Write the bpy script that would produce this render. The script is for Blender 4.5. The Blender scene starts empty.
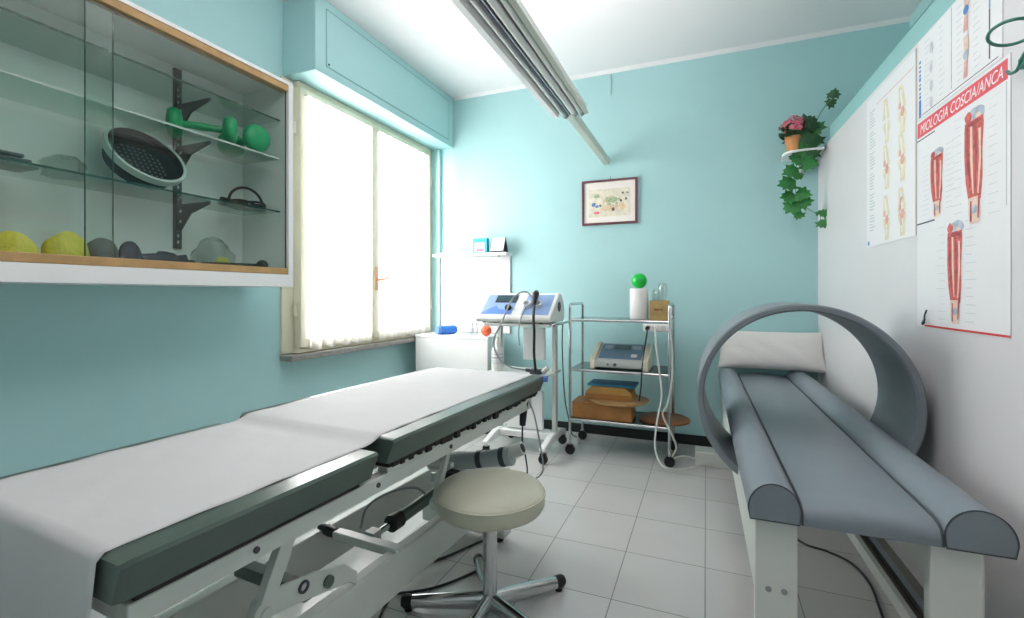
import bpy, bmesh, math, random
from mathutils import Vector, Matrix
random.seed(7)
S = bpy.context.scene
COL = S.collection
PI = math.pi

# ------------------------------------------------------------------ materials
def lin(h):
    h = h.lstrip('#')
    out = []
    for i in (0, 2, 4):
        c = int(h[i:i+2], 16) / 255
        out.append(c / 12.92 if c <= .04045 else ((c + .055) / 1.055) ** 2.4)
    return (*out, 1)

MATS = {}
def mat(name, col, rough=.5, metal=0, noise=0, nscale=8, bump=0, bscale=60, trans=0, coat=0, spec=.5, sub=0):
    if name in MATS: return MATS[name]
    m = bpy.data.materials.new(name); m.use_nodes = True
    nt = m.node_tree; b = nt.nodes['Principled BSDF']
    c = lin(col) if isinstance(col, str) else col
    b.inputs['Base Color'].default_value = c
    b.inputs['Roughness'].default_value = rough
    b.inputs['Metallic'].default_value = metal
    b.inputs['Specular IOR Level'].default_value = spec
    b.inputs['Coat Weight'].default_value = coat
    b.inputs['Transmission Weight'].default_value = trans
    tc = nt.nodes.new('ShaderNodeTexCoord')
    if noise:
        n = nt.nodes.new('ShaderNodeTexNoise'); n.inputs['Scale'].default_value = nscale; n.inputs['Detail'].default_value = 4
        nt.links.new(tc.outputs['Object'], n.inputs['Vector'])
        r = nt.nodes.new('ShaderNodeValToRGB')
        k = noise
        r.color_ramp.elements[0].position = .3; r.color_ramp.elements[1].position = .7
        r.color_ramp.elements[0].color = (*[max(0, x * (1 - k)) for x in c[:3]], 1)
        r.color_ramp.elements[1].color = (*[min(1, x * (1 + k)) for x in c[:3]], 1)
        nt.links.new(n.outputs['Fac'], r.inputs['Fac']); nt.links.new(r.outputs['Color'], b.inputs['Base Color'])
    if bump:
        n = nt.nodes.new('ShaderNodeTexNoise'); n.inputs['Scale'].default_value = bscale; n.inputs['Detail'].default_value = 3
        nt.links.new(tc.outputs['Object'], n.inputs['Vector'])
        bp = nt.nodes.new('ShaderNodeBump'); bp.inputs['Strength'].default_value = bump; bp.inputs['Distance'].default_value = .01
        nt.links.new(n.outputs['Fac'], bp.inputs['Height']); nt.links.new(bp.outputs['Normal'], b.inputs['Normal'])
    MATS[name] = m
    return m

def glass_mat(name, tint, refl=1.0, ior=1.5):
    m = bpy.data.materials.new(name); m.use_nodes = True
    nt = m.node_tree; nt.nodes.clear()
    o = nt.nodes.new('ShaderNodeOutputMaterial'); t = nt.nodes.new('ShaderNodeBsdfTransparent')
    g = nt.nodes.new('ShaderNodeBsdfGlossy'); g.inputs['Roughness'].default_value = .02
    t.inputs['Color'].default_value = lin(tint)
    f = nt.nodes.new('ShaderNodeLayerWeight'); f.inputs['Blend'].default_value = .5
    pw = nt.nodes.new('ShaderNodeMath'); pw.operation = 'POWER'; pw.inputs[1].default_value = 5
    mu = nt.nodes.new('ShaderNodeMath'); mu.operation = 'MULTIPLY_ADD'; mu.inputs[1].default_value = .9 * refl; mu.inputs[2].default_value = .04 * refl
    nt.links.new(f.outputs['Facing'], pw.inputs[0])
    mx = nt.nodes.new('ShaderNodeMixShader')
    nt.links.new(pw.outputs[0], mu.inputs[0]); nt.links.new(mu.outputs[0], mx.inputs[0])
    nt.links.new(t.outputs[0], mx.inputs[1]); nt.links.new(g.outputs[0], mx.inputs[2])
    nt.links.new(mx.outputs[0], o.inputs[0])
    MATS[name] = m
    return m

def curtain_mat():
    m = bpy.data.materials.new('sheer_curtain'); m.use_nodes = True
    nt = m.node_tree; nt.nodes.clear()
    o = nt.nodes.new('ShaderNodeOutputMaterial'); tr = nt.nodes.new('ShaderNodeBsdfTransparent')
    tl = nt.nodes.new('ShaderNodeBsdfTranslucent'); df = nt.nodes.new('ShaderNodeBsdfDiffuse')
    tl.inputs['Color'].default_value = (.93, .92, .9, 1); df.inputs['Color'].default_value = (.9, .89, .87, 1)
    a = nt.nodes.new('ShaderNodeMixShader'); a.inputs[0].default_value = .35
    b = nt.nodes.new('ShaderNodeMixShader'); b.inputs[0].default_value = .10
    nt.links.new(tl.outputs[0], a.inputs[1]); nt.links.new(df.outputs[0], a.inputs[2])
    nt.links.new(a.outputs[0], b.inputs[1]); nt.links.new(tr.outputs[0], b.inputs[2]); nt.links.new(b.outputs[0], o.inputs[0])
    return m

def tile_mat():
    m = bpy.data.materials.new('floor_tiles'); m.use_nodes = True
    nt = m.node_tree; b = nt.nodes['Principled BSDF']; L = nt.links.new
    tc = nt.nodes.new('ShaderNodeTexCoord'); sp = nt.nodes.new('ShaderNodeSeparateXYZ'); L(tc.outputs['Object'], sp.inputs[0])
    def M(op, a, bb=None):
        n = nt.nodes.new('ShaderNodeMath'); n.operation = op
        for i, v in enumerate((a, bb)):
            if v is None: continue
            if isinstance(v, (int, float)): n.inputs[i].default_value = v
            else: L(v, n.inputs[i])
        return n.outputs[0]
    def line(sock, off, size):
        q = M('DIVIDE', M('SUBTRACT', sock, off), size)
        fr = M('FRACT', q)
        d = M('MULTIPLY', M('MINIMUM', fr, M('SUBTRACT', 1.0, fr)), size)
        return M('LESS_THAN', d, .0022), M('FLOOR', q)
    lx, ix = line(sp.outputs[0], -.003, .3283)
    ly, iy = line(sp.outputs[1], 2.517, .3575)
    g = M('MAXIMUM', lx, ly)
    cv = nt.nodes.new('ShaderNodeCombineXYZ'); L(ix, cv.inputs[0]); L(iy, cv.inputs[1])
    wn = nt.nodes.new('ShaderNodeTexWhiteNoise'); wn.noise_dimensions = '2D'; L(cv.outputs[0], wn.inputs['Vector'])
    nz = nt.nodes.new('ShaderNodeTexNoise'); nz.inputs['Scale'].default_value = 5; nz.inputs['Detail'].default_value = 5; L(tc.outputs['Object'], nz.inputs['Vector'])
    fac = M('ADD', M('MULTIPLY', wn.outputs['Value'], .45), M('MULTIPLY', nz.outputs['Fac'], .55))
    r = nt.nodes.new('ShaderNodeValToRGB'); L(fac, r.inputs['Fac'])
    r.color_ramp.elements[0].color = lin('#bcbcba'); r.color_ramp.elements[1].color = lin('#c9c9c7')
    mx = nt.nodes.new('ShaderNodeMix'); mx.data_type = 'RGBA'; L(g, mx.inputs['Factor'])
    L(r.outputs['Color'], mx.inputs['A']); mx.inputs['B'].default_value = lin('#7b7f7c')
    L(mx.outputs['Result'], b.inputs['Base Color'])
    L(M('ADD', .14, M('MULTIPLY', g, .5)), b.inputs['Roughness'])
    bp = nt.nodes.new('ShaderNodeBump'); bp.inputs['Strength'].default_value = .3; bp.inputs['Distance'].default_value = .002
    L(M('SUBTRACT', 1.0, g), bp.inputs['Height']); L(bp.outputs['Normal'], b.inputs['Normal'])
    return m

M_wall = mat('teal_wall_paint', '#aad3d4', .62, noise=.03, nscale=1.5, bump=.05, bscale=90)
M_ceil = mat('white_ceiling_paint', '#e6e6e6', .8, noise=.015, nscale=2)
M_tile = tile_mat()
M_black = mat('black_plastic', '#17191a', .5, noise=.1, nscale=20)
M_skirt = mat('black_skirting', '#1b2221', .45, noise=.15, nscale=6)
M_panel = mat('white_laminate', '#dad9da', .35, noise=.015, nscale=3)
M_white = mat('white_lacquer', '#e9ebea', .35, noise=.01, nscale=4)
M_wmetal = mat('white_enamelled_steel', '#d3d8d2', .35, noise=.02, nscale=6)
M_cream = mat('cream_window_paint', '#ddd9c2', .5, noise=.03, nscale=5)
M_sill = mat('grey_stone_sill', '#93908a', .4, noise=.2, nscale=40)
M_box = mat('teal_box_paint', '#aad3d4', .6, noise=.02, nscale=2)
M_groove = mat('teal_groove', '#6fa7a5', .7, noise=.05, nscale=5)
M_wood = mat('beech_track_wood', '#b3905f', .5, noise=.15, nscale=14)
M_chrome = mat('chrome_steel', '#c9cccd', .16, 1, noise=.03, nscale=10)
M_alu = mat('brushed_aluminium', '#b9bdc2', .35, 1, noise=.05, nscale=20)
M_vinyl = mat('grey_green_vinyl', '#55655e', .3, noise=.03, nscale=15, bump=.06, bscale=160)
M_bed = mat('blue_grey_vinyl', '#7c878e', .42, noise=.03, nscale=12, bump=.05, bscale=150)
M_pipe = mat('dark_piping', '#3d474b', .5, noise=.05)
M_paper = mat('white_couch_paper', '#cfcfcf', .75, noise=.015, nscale=4, bump=.25, bscale=9)
M_ringm = mat('grey_ring_plastic', '#788187', .4, noise=.02, nscale=6)
M_pillow = mat('white_pillow_cotton', '#dedcd9', .85, noise=.02, nscale=10, bump=.25, bscale=35)
M_stool = mat('cream_stool_vinyl', '#c3c3af', .4, noise=.02, nscale=12, bump=.04, bscale=200)
M_bracket = mat('dark_steel_bracket', '#3c4544', .45, .4, noise=.1)
M_glass = glass_mat('cabinet_glass', '#f3f8f6', .7)
M_gedge = mat('green_glass_edge', '#24483f', .15, noise=.1, nscale=30)
M_shelfglass = glass_mat('shelf_glass', '#e6f0ec', .8)
M_wglass = glass_mat('window_glass', '#f4f8f8', .6)
M_clear = glass_mat('clear_glassware', '#f8fbfb', 4.0)
M_bag = glass_mat('clear_plastic_bag', '#e3e9e6', 1.6, 1.4)
M_curtain = curtain_mat()
M_green = mat('green_rubber', '#12a064', .35, noise=.08, nscale=12)
M_ball = mat('bright_green_ball', '#12c44a', .3, noise=.04, nscale=10)
M_orange = mat('orange_ball', '#ee6a44', .45, noise=.05, nscale=10)
M_yellow = mat('yellow_sponge', '#dcd24a', .9, noise=.15, nscale=18, bump=.5, bscale=60)
M_dgrey = mat('dark_grey_fabric', '#414b4b', .8, noise=.15, nscale=20, bump=.2, bscale=80)
M_navy = mat('navy_fabric', '#2b3140', .8, noise=.2, nscale=20, bump=.2, bscale=80)
M_dish = mat('black_dish', '#101513', .8, noise=.15, nscale=14, spec=.2)
M_rim = mat('grey_dish_rim', '#bac7c1', .45, noise=.05)
M_hole = mat('dish_hole', '#6d7771', .6, noise=.1)
M_blue = mat('blue_panel', '#8ea8d4', .4, noise=.06, nscale=8)
M_dblue = mat('blue_print', '#5f86cc', .45, noise=.08, nscale=8)
M_lcd = mat('lcd_screen', '#3b5157', .15, noise=.08, nscale=30)
M_bottle = mat('blue_plastic_bottle', '#2f7ad6', .25, noise=.1, nscale=12)
M_wplastic = mat('white_plastic', '#e6e6e2', .4, noise=.015, nscale=6)
M_gplastic = mat('pale_grey_plastic', '#c9cdc9', .4, noise=.02, nscale=6)
M_wbox = mat('light_wood_box', '#b59a62', .6, noise=.15, nscale=16)
M_brown = mat('brown_veneer', '#a5713c', .5, noise=.18, nscale=9)
M_disc = mat('brown_board', '#8d5c38', .45, noise=.12, nscale=8)
M_card = mat('tan_cardboard', '#bd9350', .7, noise=.12, nscale=10)
M_bluefold = mat('blue_folder', '#2c7fa6', .5, noise=.1)
M_dglass = mat('dark_shelf_glass', '#2b3d3c', .12, noise=.05)
M_term = mat('terracotta', '#d0905c', .75, noise=.1, nscale=20)
M_leaf = mat('ivy_leaf', '#2f7a3a', .45, noise=.25, nscale=18)
M_leafd = mat('dark_leaf', '#20502b', .5, noise=.25, nscale=18)
M_pink = mat('pink_petal', '#ea7d90', .6, noise=.2, nscale=40)
M_stem = mat('green_stem', '#5c8a55', .6, noise=.1)
M_frame = mat('dark_wood_frame', '#6b3c45', .4, noise=.15, nscale=20)
M_mat = mat('picture_mat', '#efe9e2', .8, noise=.01)
M_posterp = mat('poster_paper', '#e6e7e8', .45, noise=.01, nscale=3)
M_posteredge = mat('poster_edge', '#cfc9ae', .6, noise=.03)
M_red = mat('red_band', '#dd5560', .5, noise=.06, nscale=8)
M_redline = mat('red_line', '#cf3238', .5, noise=.05)
M_letter = mat('white_letters', '#f3eeee', .5, noise=.01)
M_muscle = mat('muscle_red', '#c9605a', .6, noise=.35, nscale=45)
M_muscled = mat('muscle_dark', '#a54b49', .6, noise=.3, nscale=45)
M_tendon = mat('tendon_cream', '#e3c9b8', .6, noise=.12, nscale=40)
M_bone = mat('bone_beige', '#dccfa8', .6, noise=.15, nscale=30)
M_bluish = mat('bluish_tissue', '#aab6c2', .6, noise=.25, nscale=40)
M_pbone = mat('pale_bone_print', '#dfd6b6', .6, noise=.10, nscale=30)
M_pmuscle = mat('pale_red_print', '#d9a79d', .6, noise=.15, nscale=40)
M_inkline = mat('ink_grey', '#b6bcc0', .6, noise=.05)
M_inkdark = mat('ink_dark', '#4c4f58', .6, noise=.05)
M_inkblue = mat('ink_blue', '#4f86c9', .5, noise=.1, nscale=30)
M_hoop = mat('green_metal_hoop', '#3f7f6e', .35, .3, noise=.05)
M_copper = mat('copper_handle', '#d69a78', .4, .3, noise=.1)
M_taupe = mat('taupe_threshold', '#a09c96', .5, noise=.06)
M_brownt = mat('brown_track', '#6f6659', .5, noise=.1)
M_teal_box = mat('teal_carton', '#2aa9b8', .5, noise=.05)
M_cable = mat('black_cable', '#262a2b', .5, noise=.05)
M_wcable = mat('white_cable', '#d5d8d2', .5, noise=.02)
M_gcable = mat('grey_cable', '#8f9798', .45, noise=.05)
M_refl = mat('lamp_reflector_grey', '#8b9093', .3, .6, noise=.03)
M_tube = mat('unlit_fluorescent_tube', '#dfe3e0', .25, noise=.01)
M_barp = mat('pale_green_bar', '#c7cfc3', .5, noise=.02)
M_peach = mat('print_peach', '#dcc4a4', .7, noise=.2, nscale=40)
M_print = mat('print_ground', '#e0dac6', .7, noise=.12, nscale=30)
M_pgreen = mat('print_green', '#a3b38d', .7, noise=.25, nscale=50)
M_pblue = mat('print_blue', '#5b86b8', .7, noise=.25, nscale=50)
M_pdark = mat('print_dark', '#6d5f5c', .7, noise=.25, nscale=50)

# ------------------------------------------------------------------ mesh builder
class MB:
    def __init__(s): s.bm = bmesh.new(); s.mats = []
    def mi(s, m):
        if m is None: return 0
        if m not in s.mats: s.mats.append(m)
        return s.mats.index(m)
    def _add(s, verts, faces, m=None):
        i = s.mi(m); vs = [s.bm.verts.new(v) for v in verts]
        for f in faces:
            try:
                ff = s.bm.faces.new([vs[k] for k in f]); ff.material_index = i
            except ValueError: pass
        return s
    def box(s, x0, x1, y0, y1, z0, z1, m=None, T=None):
        v = [Vector((x, y, z)) for z in (z0, z1) for y in (y0, y1) for x in (x0, x1)]
        if T: v = [T @ p for p in v]
        return s._add(v, [(0, 2, 3, 1), (4, 5, 7, 6), (0, 1, 5, 4), (2, 6, 7, 3), (0, 4, 6, 2), (1, 3, 7, 5)], m)
    def loft(s, rings, m=None, caps=True, closed=True):
        n = len(rings[0]); v = [p for r in rings for p in r]; f = []
        for i in range(len(rings) - 1):
            for j in range(n if closed else n - 1):
                k = (j + 1) % n
                f.append((i * n + j, i * n + k, (i + 1) * n + k, (i + 1) * n + j))
        if caps:
            f.append(tuple(reversed(range(n)))); f.append(tuple((len(rings) - 1) * n + j for j in range(n)))
        return s._add(v, f, m)
    def prism(s, poly, axis, a, b, m=None):
        def P(p, t):
            return Vector({'x': (t, p[0], p[1]), 'y': (p[0], t, p[1]), 'z': (p[0], p[1], t)}[axis])
        return s.loft([[P(p, a) for p in poly], [P(p, b) for p in poly]], m)
    def tube(s, pts, r, n=10, m=None, closed=False, caps=True):
        pts = [Vector(p) for p in pts]; rings = []; up = None; N = len(pts)
        for i, p in enumerate(pts):
            if closed: t = pts[(i + 1) % N] - pts[i - 1]
            else: t = pts[min(i + 1, N - 1)] - pts[max(i - 1, 0)]
            t.normalize()
            if up is None:
                up = Vector((0, 0, 1)) if abs(t.z) < .9 else Vector((1, 0, 0))
            a = t.cross(up).normalized(); b = a.cross(t).normalized(); up = b
            rr = r[i] if isinstance(r, (list, tuple)) else r
            rings.append([p + (a * math.cos(2 * PI * k / n) + b * math.sin(2 * PI * k / n)) * rr for k in range(n)])
        if closed: rings.append(rings[0]); caps = False
        return s.loft(rings, m, caps)
    def cyl(s, p0, p1, r, n=20, m=None, r1=None):
        return s.tube([p0, p1], [r, r if r1 is None else r1], n, m)
    def lathe(s, prof, c=(0, 0, 0), n=32, m=None, T=None, caps=False):
        c = Vector(c); rings = []
        for (r, z) in prof:
            r = max(r, 1e-5)
            ring = [Vector((r * math.cos(2 * PI * k / n), r * math.sin(2 * PI * k / n), z)) for k in range(n)]
            rings.append([(T @ q if T else q) + c for q in ring])
        return s.loft(rings, m, caps)
    def ball(s, c, r, m=None, n=20, sc=(1, 1, 1), T=None):
        prof = [(r * math.sin(PI * i / (n // 2)), -r * math.cos(PI * i / (n // 2))) for i in range(n // 2 + 1)]
        D = Matrix.Diagonal((*sc, 1))
        return s.lathe(prof, c, n, m, (T @ D if T else D))
    def poly(s, pts, m=None):
        return s._add([Vector(p) for p in pts], [tuple(range(len(pts)))], m)
    def build(s, name, m=None, parent=None, bev=0, smooth=True, ang=35, seg=2, sub=0):
        if m is not None and not s.mats: s.mats = [m]
        bmesh.ops.remove_doubles(s.bm, verts=s.bm.verts, dist=1e-6)
        bmesh.ops.recalc_face_normals(s.bm, faces=s.bm.faces)
        me = bpy.data.meshes.new(name); s.bm.to_mesh(me); s.bm.free()
        for q in s.mats: me.materials.append(q)
        if smooth:
            for p in me.polygons: p.use_smooth = True
            if ang < 180: me.set_sharp_from_angle(angle=math.radians(ang))
        o = bpy.data.objects.new(name, me); COL.objects.link(o)
        if bev:
            b = o.modifiers.new('bevel', 'BEVEL'); b.width = bev; b.segments = seg; b.limit_method = 'ANGLE'; b.angle_limit = math.radians(40)
            b.harden_normals = False
        if sub:
            b = o.modifiers.new('sub', 'SUBSURF'); b.levels = sub; b.render_levels = sub
        if parent: attach(o, parent)
        return o

WM = {}
def attach(o, parent):
    o.parent = parent
    o.matrix_parent_inverse = WM.get(parent.name, Matrix.Identity(4)).inverted()

def empty(name, loc, label=None, cat=None, group=None, rz=0, kind=None):
    o = bpy.data.objects.new(name, None); COL.objects.link(o)
    o.location = loc; o.rotation_euler = (0, 0, rz); o.empty_display_size = .05
    WM[o.name] = Matrix.Translation(Vector(loc)) @ Matrix.Rotation(rz, 4, 'Z')
    tag(o, label, cat, group, kind)
    return o
def tag(o, label=None, cat=None, group=None, kind=None):
    if label: o['label'] = label
    if cat: o['category'] = cat
    if group: o['group'] = group
    if kind: o['kind'] = kind
    return o
def struct(o, label=None, cat=None):
    o['kind'] = 'structure'
    if label: o['label'] = label
    if cat: o['category'] = cat
    return o
def copy_tree(o, dx, parent=None):
    c = o.copy(); COL.objects.link(c)
    if parent is None: c.location = o.location + Vector(dx)
    else: c.parent = parent
    for ch in [q for q in list(bpy.data.objects) if q.parent == o]: copy_tree(ch, dx, c)
    return c
def curve(pts, n=8):
    """smooth path through points (Catmull-Rom)"""
    p = [Vector(q) for q in pts]; p = [2 * p[0] - p[1]] + p + [2 * p[-1] - p[-2]]; out = []
    for i in range(1, len(p) - 2):
        for k in range(n):
            t = k / n; a, b, c, d = p[i-1], p[i], p[i+1], p[i+2]
            out.append(.5 * ((2 * b) + (-a + c) * t + (2 * a - 5 * b + 4 * c - d) * t * t + (-a + 3 * b - 3 * c + d) * t ** 3))
    out.append(p[-2]); return out
def text_mesh(body, size, shear=0):
    cu = bpy.data.curves.new('t', 'FONT'); cu.body = body; cu.size = size; cu.shear = shear; cu.extrude = .0004
    cu.align_x = 'LEFT'
    o = bpy.data.objects.new('t', cu); COL.objects.link(o)
    bpy.context.view_layer.update()
    me = bpy.data.meshes.new_from_object(o.evaluated_get(bpy.context.evaluated_depsgraph_get()))
    bpy.data.objects.remove(o); return me

# ------------------------------------------------------------------ room shell
ZC = 2.968; YB = 3.887; XL = -2.44; YN = -1.7
struct(MB().box(XL - .3, 1.6, YN, YB + .15, -.1, 0).build('floor', M_tile, smooth=False), 'pale grey tiled floor with thin dark joints', 'floor')
struct(MB().box(XL - .3, 1.6, YN, YB + .15, ZC, ZC + .1).build('ceiling', M_ceil, smooth=False), 'plain white ceiling', 'ceiling')
struct(MB().box(XL - .3, 1.45, YB, YB + .15, 0, ZC).build('wall_back', M_wall, smooth=False), 'pale teal back wall', 'wall')
W0, W1, WZ0, WZ1 = 2.185, 3.85, .775, 2.50
w = MB()
w.box(XL - .3, XL, YN, W0 - .0, 0, ZC).box(XL - .3, XL, W0, YB, WZ1, ZC)
w.box(XL - .3, XL - .025, W0, YB, 0, WZ0).box(XL - .3, -2.30, W1, YB, WZ0, WZ1)
struct(w.build('wall_left', M_wall, smooth=False), 'teal left wall around the window', 'wall')
struct(MB().box(XL - .3, 1.45, YN - .15, YN, 0, ZC).build('wall_front', M_ceil, smooth=False), 'white wall behind the viewer', 'wall')
struct(MB().box(1.24, 1.45, YN, YB, 0, ZC).build('wall_right', M_wall, smooth=False), 'teal right wall seen above the white partition', 'wall')
struct(MB().box(XL - .02, .72, YB - .014, YB, 0, .075).build('baseboard_back', M_skirt, bev=.002), 'black skirting along the back wall', 'skirting')
struct(MB().prism([(YB, ZC), (YB - .026, ZC), (YB - .022, ZC - .008), (YB - .009, ZC - .022), (YB, ZC - .026)], 'x', -2.16, 1.24).build('trim_1', M_ceil), 'white cornice where ceiling meets back wall', 'cornice')

# partition: frame of its own plane (s runs from the back wall towards the near end)
PD = Vector((.02916, -.99957, 0)); PN = Vector((-.99957, -.02916, 0)); PO = Vector((.725, YB, 0))
def PW(s_, z, off=0.0): return PO + PD * s_ + PN * off + Vector((0, 0, z))
PT = Matrix((( PD.x, 0, PN.x, PO.x), (PD.y, 0, PN.y, PO.y), (0, 1, 0, 0), (0, 0, 0, 1)))   # (s, z, off) -> world
part = MB()
part.box(0, 2.29, 0, 2.137, -.04, 0, M_panel, PT).box(2.292, 3.6, 0, 2.137, -.04, 0, M_panel, PT)
part.box(2.288, 2.294, 0, 2.137, -.04, -.004, M_inkline, PT)
struct(part.build('wall_partition', None, smooth=False), 'white laminate partition wall with posters', 'partition')
tp = MB().box(.28, 3.6, 2.1385, 2.232, -.30, -.006, mat('darkened_rail_teal', '#8fbfbd', .6, noise=.02, nscale=3), PT)  # rail teal darkened in the colour to offset window light hitting it
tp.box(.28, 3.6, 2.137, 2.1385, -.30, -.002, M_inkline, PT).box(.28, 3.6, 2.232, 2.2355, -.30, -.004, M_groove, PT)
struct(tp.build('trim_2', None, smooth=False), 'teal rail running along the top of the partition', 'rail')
tr = MB()
tr.box(0, 3.6, 0, .05, .115, .135, M_wmetal, PT).box(0, 3.6, 0, .012, .07, .115, M_brownt, PT)
tr.box(0, 3.6, 0, .035, .045, .07, M_alu, PT).box(0, 3.6, 0, .022, .0, .045, M_taupe, PT)
struct(tr.build('trim_3', None, smooth=False), 'sliding door track on the floor along the partition', 'track')

# ------------------------------------------------------------------ window
win = empty('window_1', (-2.38, 3.0, .8), 'tall cream framed double window over a stone sill', 'window', kind='structure')
f = MB()
fx0, fx1 = -2.52, -2.385
f.box(fx0, -2.426, W0, W0 + .125, WZ0, WZ1).box(fx0, fx1, 3.81, W1, WZ0, WZ1)
f.box(fx0, fx1, W0 + .09, 3.81, WZ1 - .035, WZ1).box(fx0, fx1, W0 + .09, 3.81, WZ0 + .0, WZ0 + .03)
f.build('window_frame', M_cream, win, bev=.004)
def sash(y0, y1):
    m = MB(); x0, x1 = -2.425, -2.37; z0, z1 = WZ0 + .032, WZ1 - .037; t = .05
    m.box(x0, x1, y0, y0 + t, z0, z1).box(x0, x1, y1 - t, y1, z0, z1)
    m.box(x0, x1, y0 + t, y1 - t, z0, z0 + .06).box(x0, x1, y0 + t, y1 - t, z1 - t, z1)
    o = m.build('sash', M_cream, win, bev=.005)
    MB().box(-2.402, -2.396, y0 + t, y1 - t, z0 + .06, z1 - t).build('pane', M_wglass, o, smooth=False)
    return o
s1 = sash(2.277, 2.994); s2 = sash(2.996, 3.808)
h = MB(); h.box(-2.37, -2.362, 3.008, 3.038, 1.18, 1.36).cyl((-2.365, 3.023, 1.26), (-2.33, 3.023, 1.26), .009)
h.tube([(-2.33, 3.023, 1.26), (-2.322, 3.045, 1.262), (-2.318, 3.08, 1.27), (-2.316, 3.11, 1.30)], .008)
tag(h.build('window_handle', M_copper, s2, bev=.002), 'copper coloured lever handle')
for y, z in ((2.265, 1.05), (2.265, 2.2), (3.818, 1.05), (3.818, 2.2)):
    MB().cyl((-2.40 if y < 3 else -2.372, y, z - .04), (-2.40 if y < 3 else -2.372, y, z + .04), .011).build('hinge', M_cream, win)
struct(MB().box(-2.44, -2.335, W0 - .005, 3.50, .735, .772).build('trim_4', M_sill, bev=.004), 'grey stone sill under the window', 'window sill')
struct(MB().box(-2.44, -2.40, 3.50, W1, .735, .772).build('trim_5', M_sill, bev=.003), 'end of the stone sill behind the corner cabinet', 'window sill')

def curtain(y0, y1, seed, label):
    rnd = random.Random(seed); nu, nv = 90, 40; z1, z0 = 2.415, .80
    m = MB(); g = []
    for j in range(nv + 1):
        t = j / nv; z = z1 + (z0 - z1) * t; row = []
        for i in range(nu + 1):
            q = i / nu
            y = y0 + (y1 - y0) * q
            x = -2.352 + (.006 + .012 * t) * math.sin(q * 46 + 1.3 * math.sin(q * 7 + seed)) * (.4 + .6 * abs(math.sin(q * 5 + seed))) + .004 * math.sin(q * 90)
            zz = z + (t > .96) * .010 * math.sin(q * 30 + seed)
            row.append(Vector((x, y, zz)))
        g.append(row)
    m.loft(g, M_curtain, caps=False, closed=False)
    root = m.build('curtain', None, ang=180)
    tag(root, label, 'curtain', 'sheer curtains')
    rod = MB(); rod.cyl((-2.358, y0 - .02, 2.418), (-2.358, y1 + .02, 2.418), .005)
    for y in (y0 - .01, y1 + .01): rod.cyl((-2.372, y, 2.418), (-2.355, y, 2.418), .007)
    rod.build('curtain_rod', M_cream, root)
curtain(2.325, 2.945, 1, 'sheer white curtain on the window half nearer the glass cabinet')
curtain(3.05, 3.745, 4, 'sheer white curtain on the window half nearer the back wall')

# roller shutter box
sb = MB().box(XL, -2.175, 2.205, YB, 2.503, ZC)
root = sb.build('roller_shutter_box', M_box, bev=.006)
tag(root, 'pale teal roller shutter box above the window', 'shutter box')
g = MB(); x = -2.1745; y0, y1, z0, z1 = 2.29, 3.80, 2.555, 2.915; t = .006
for (a, b, c, d) in ((y0, y1, z0, z0 + t), (y0, y1, z1 - t, z1), (y0, y0 + t, z0, z1), (y1 - t, y1, z0, z1)): g.box(x - .003, x + .001, a, b, c, d)
g.build('panel_groove', M_groove, root, smooth=False)
MB().box(x - .002, x + .003, y0 + t, y1 - t, z0 + t, z1 - t).build('front_panel', M_box, root, bev=.002)
MB().cyl((x, y0 + .02, 2.575), (x + .008, y0 + .02, 2.575), .006).build('screw', M_inkdark, root)

# ------------------------------------------------------------------ glass wall cabinet
CX0, CX1, CY0, CY1, CZ0, CZ1 = XL, -2.08, -.25, 1.95, 1.188, 2.292
cab = empty('wall_cabinet', (XL + .18, 1.0, CZ0), 'white wall cabinet with sliding glass doors and glass shelves', 'cabinet')
c = MB()
c.box(CX0, CX1, CY0, CY1, CZ0, CZ0 + .066).box(CX0, CX1, CY0, CY1, CZ1 - .016, CZ1)
c.box(CX0, CX1, CY1 - .03, CY1, CZ0 + .066, CZ1 - .016).box(CX0, CX1, CY0, CY0 + .03, CZ0 + .066, CZ1 - .016)
c.box(CX0, CX0 + .012, CY0 + .03, CY1 - .03, CZ0 + .066, CZ1 - .016)
c.build('carcass', M_white, cab, smooth=False, bev=.002)
yi0, yi1 = CY0 + .031, CY1 - .031
for z0, z1 in ((CZ0 + .067, CZ0 + .10), (CZ1 - .052, CZ1 - .017)):
    MB().box(CX1 - .055, CX1 - .003, yi0, yi1, z0, z1).build('door_track', M_wood, cab, bev=.003)
def pane(x, y0, y1, name='glass_door'):
    o = MB().box(x - .0025, x + .0025, y0, y1, CZ0 + .101, CZ1 - .053).build(name, M_glass, cab, smooth=False)
    for y in (y0, y1): MB().box(x - .0028, x + .0028, y - .0012, y + .0012, CZ0 + .101, CZ1 - .053).build('polished_edge', M_gedge, o, smooth=False)
    return o
pane(CX1 - .018, 1.02, yi1 - .004); pane(CX1 - .036, .02, 1.118); pane(CX1 - .018, yi0 + .004, .10)
for z, wmat in ((2.092, None), (1.885, None), (1.598, None)):
    o = MB().box(CX0 + .02, -2.140, yi0 + .004, yi1 - .006, z - .007, z).build('glass_shelf', M_shelfglass, cab, smooth=False)
    MB().box(-2.1405, -2.1365, yi0 + .004, yi1 - .006, z - .0075, z + .0005).build('front_edge', M_gedge if z != 1.885 else M_gplastic, o, smooth=False)
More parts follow.
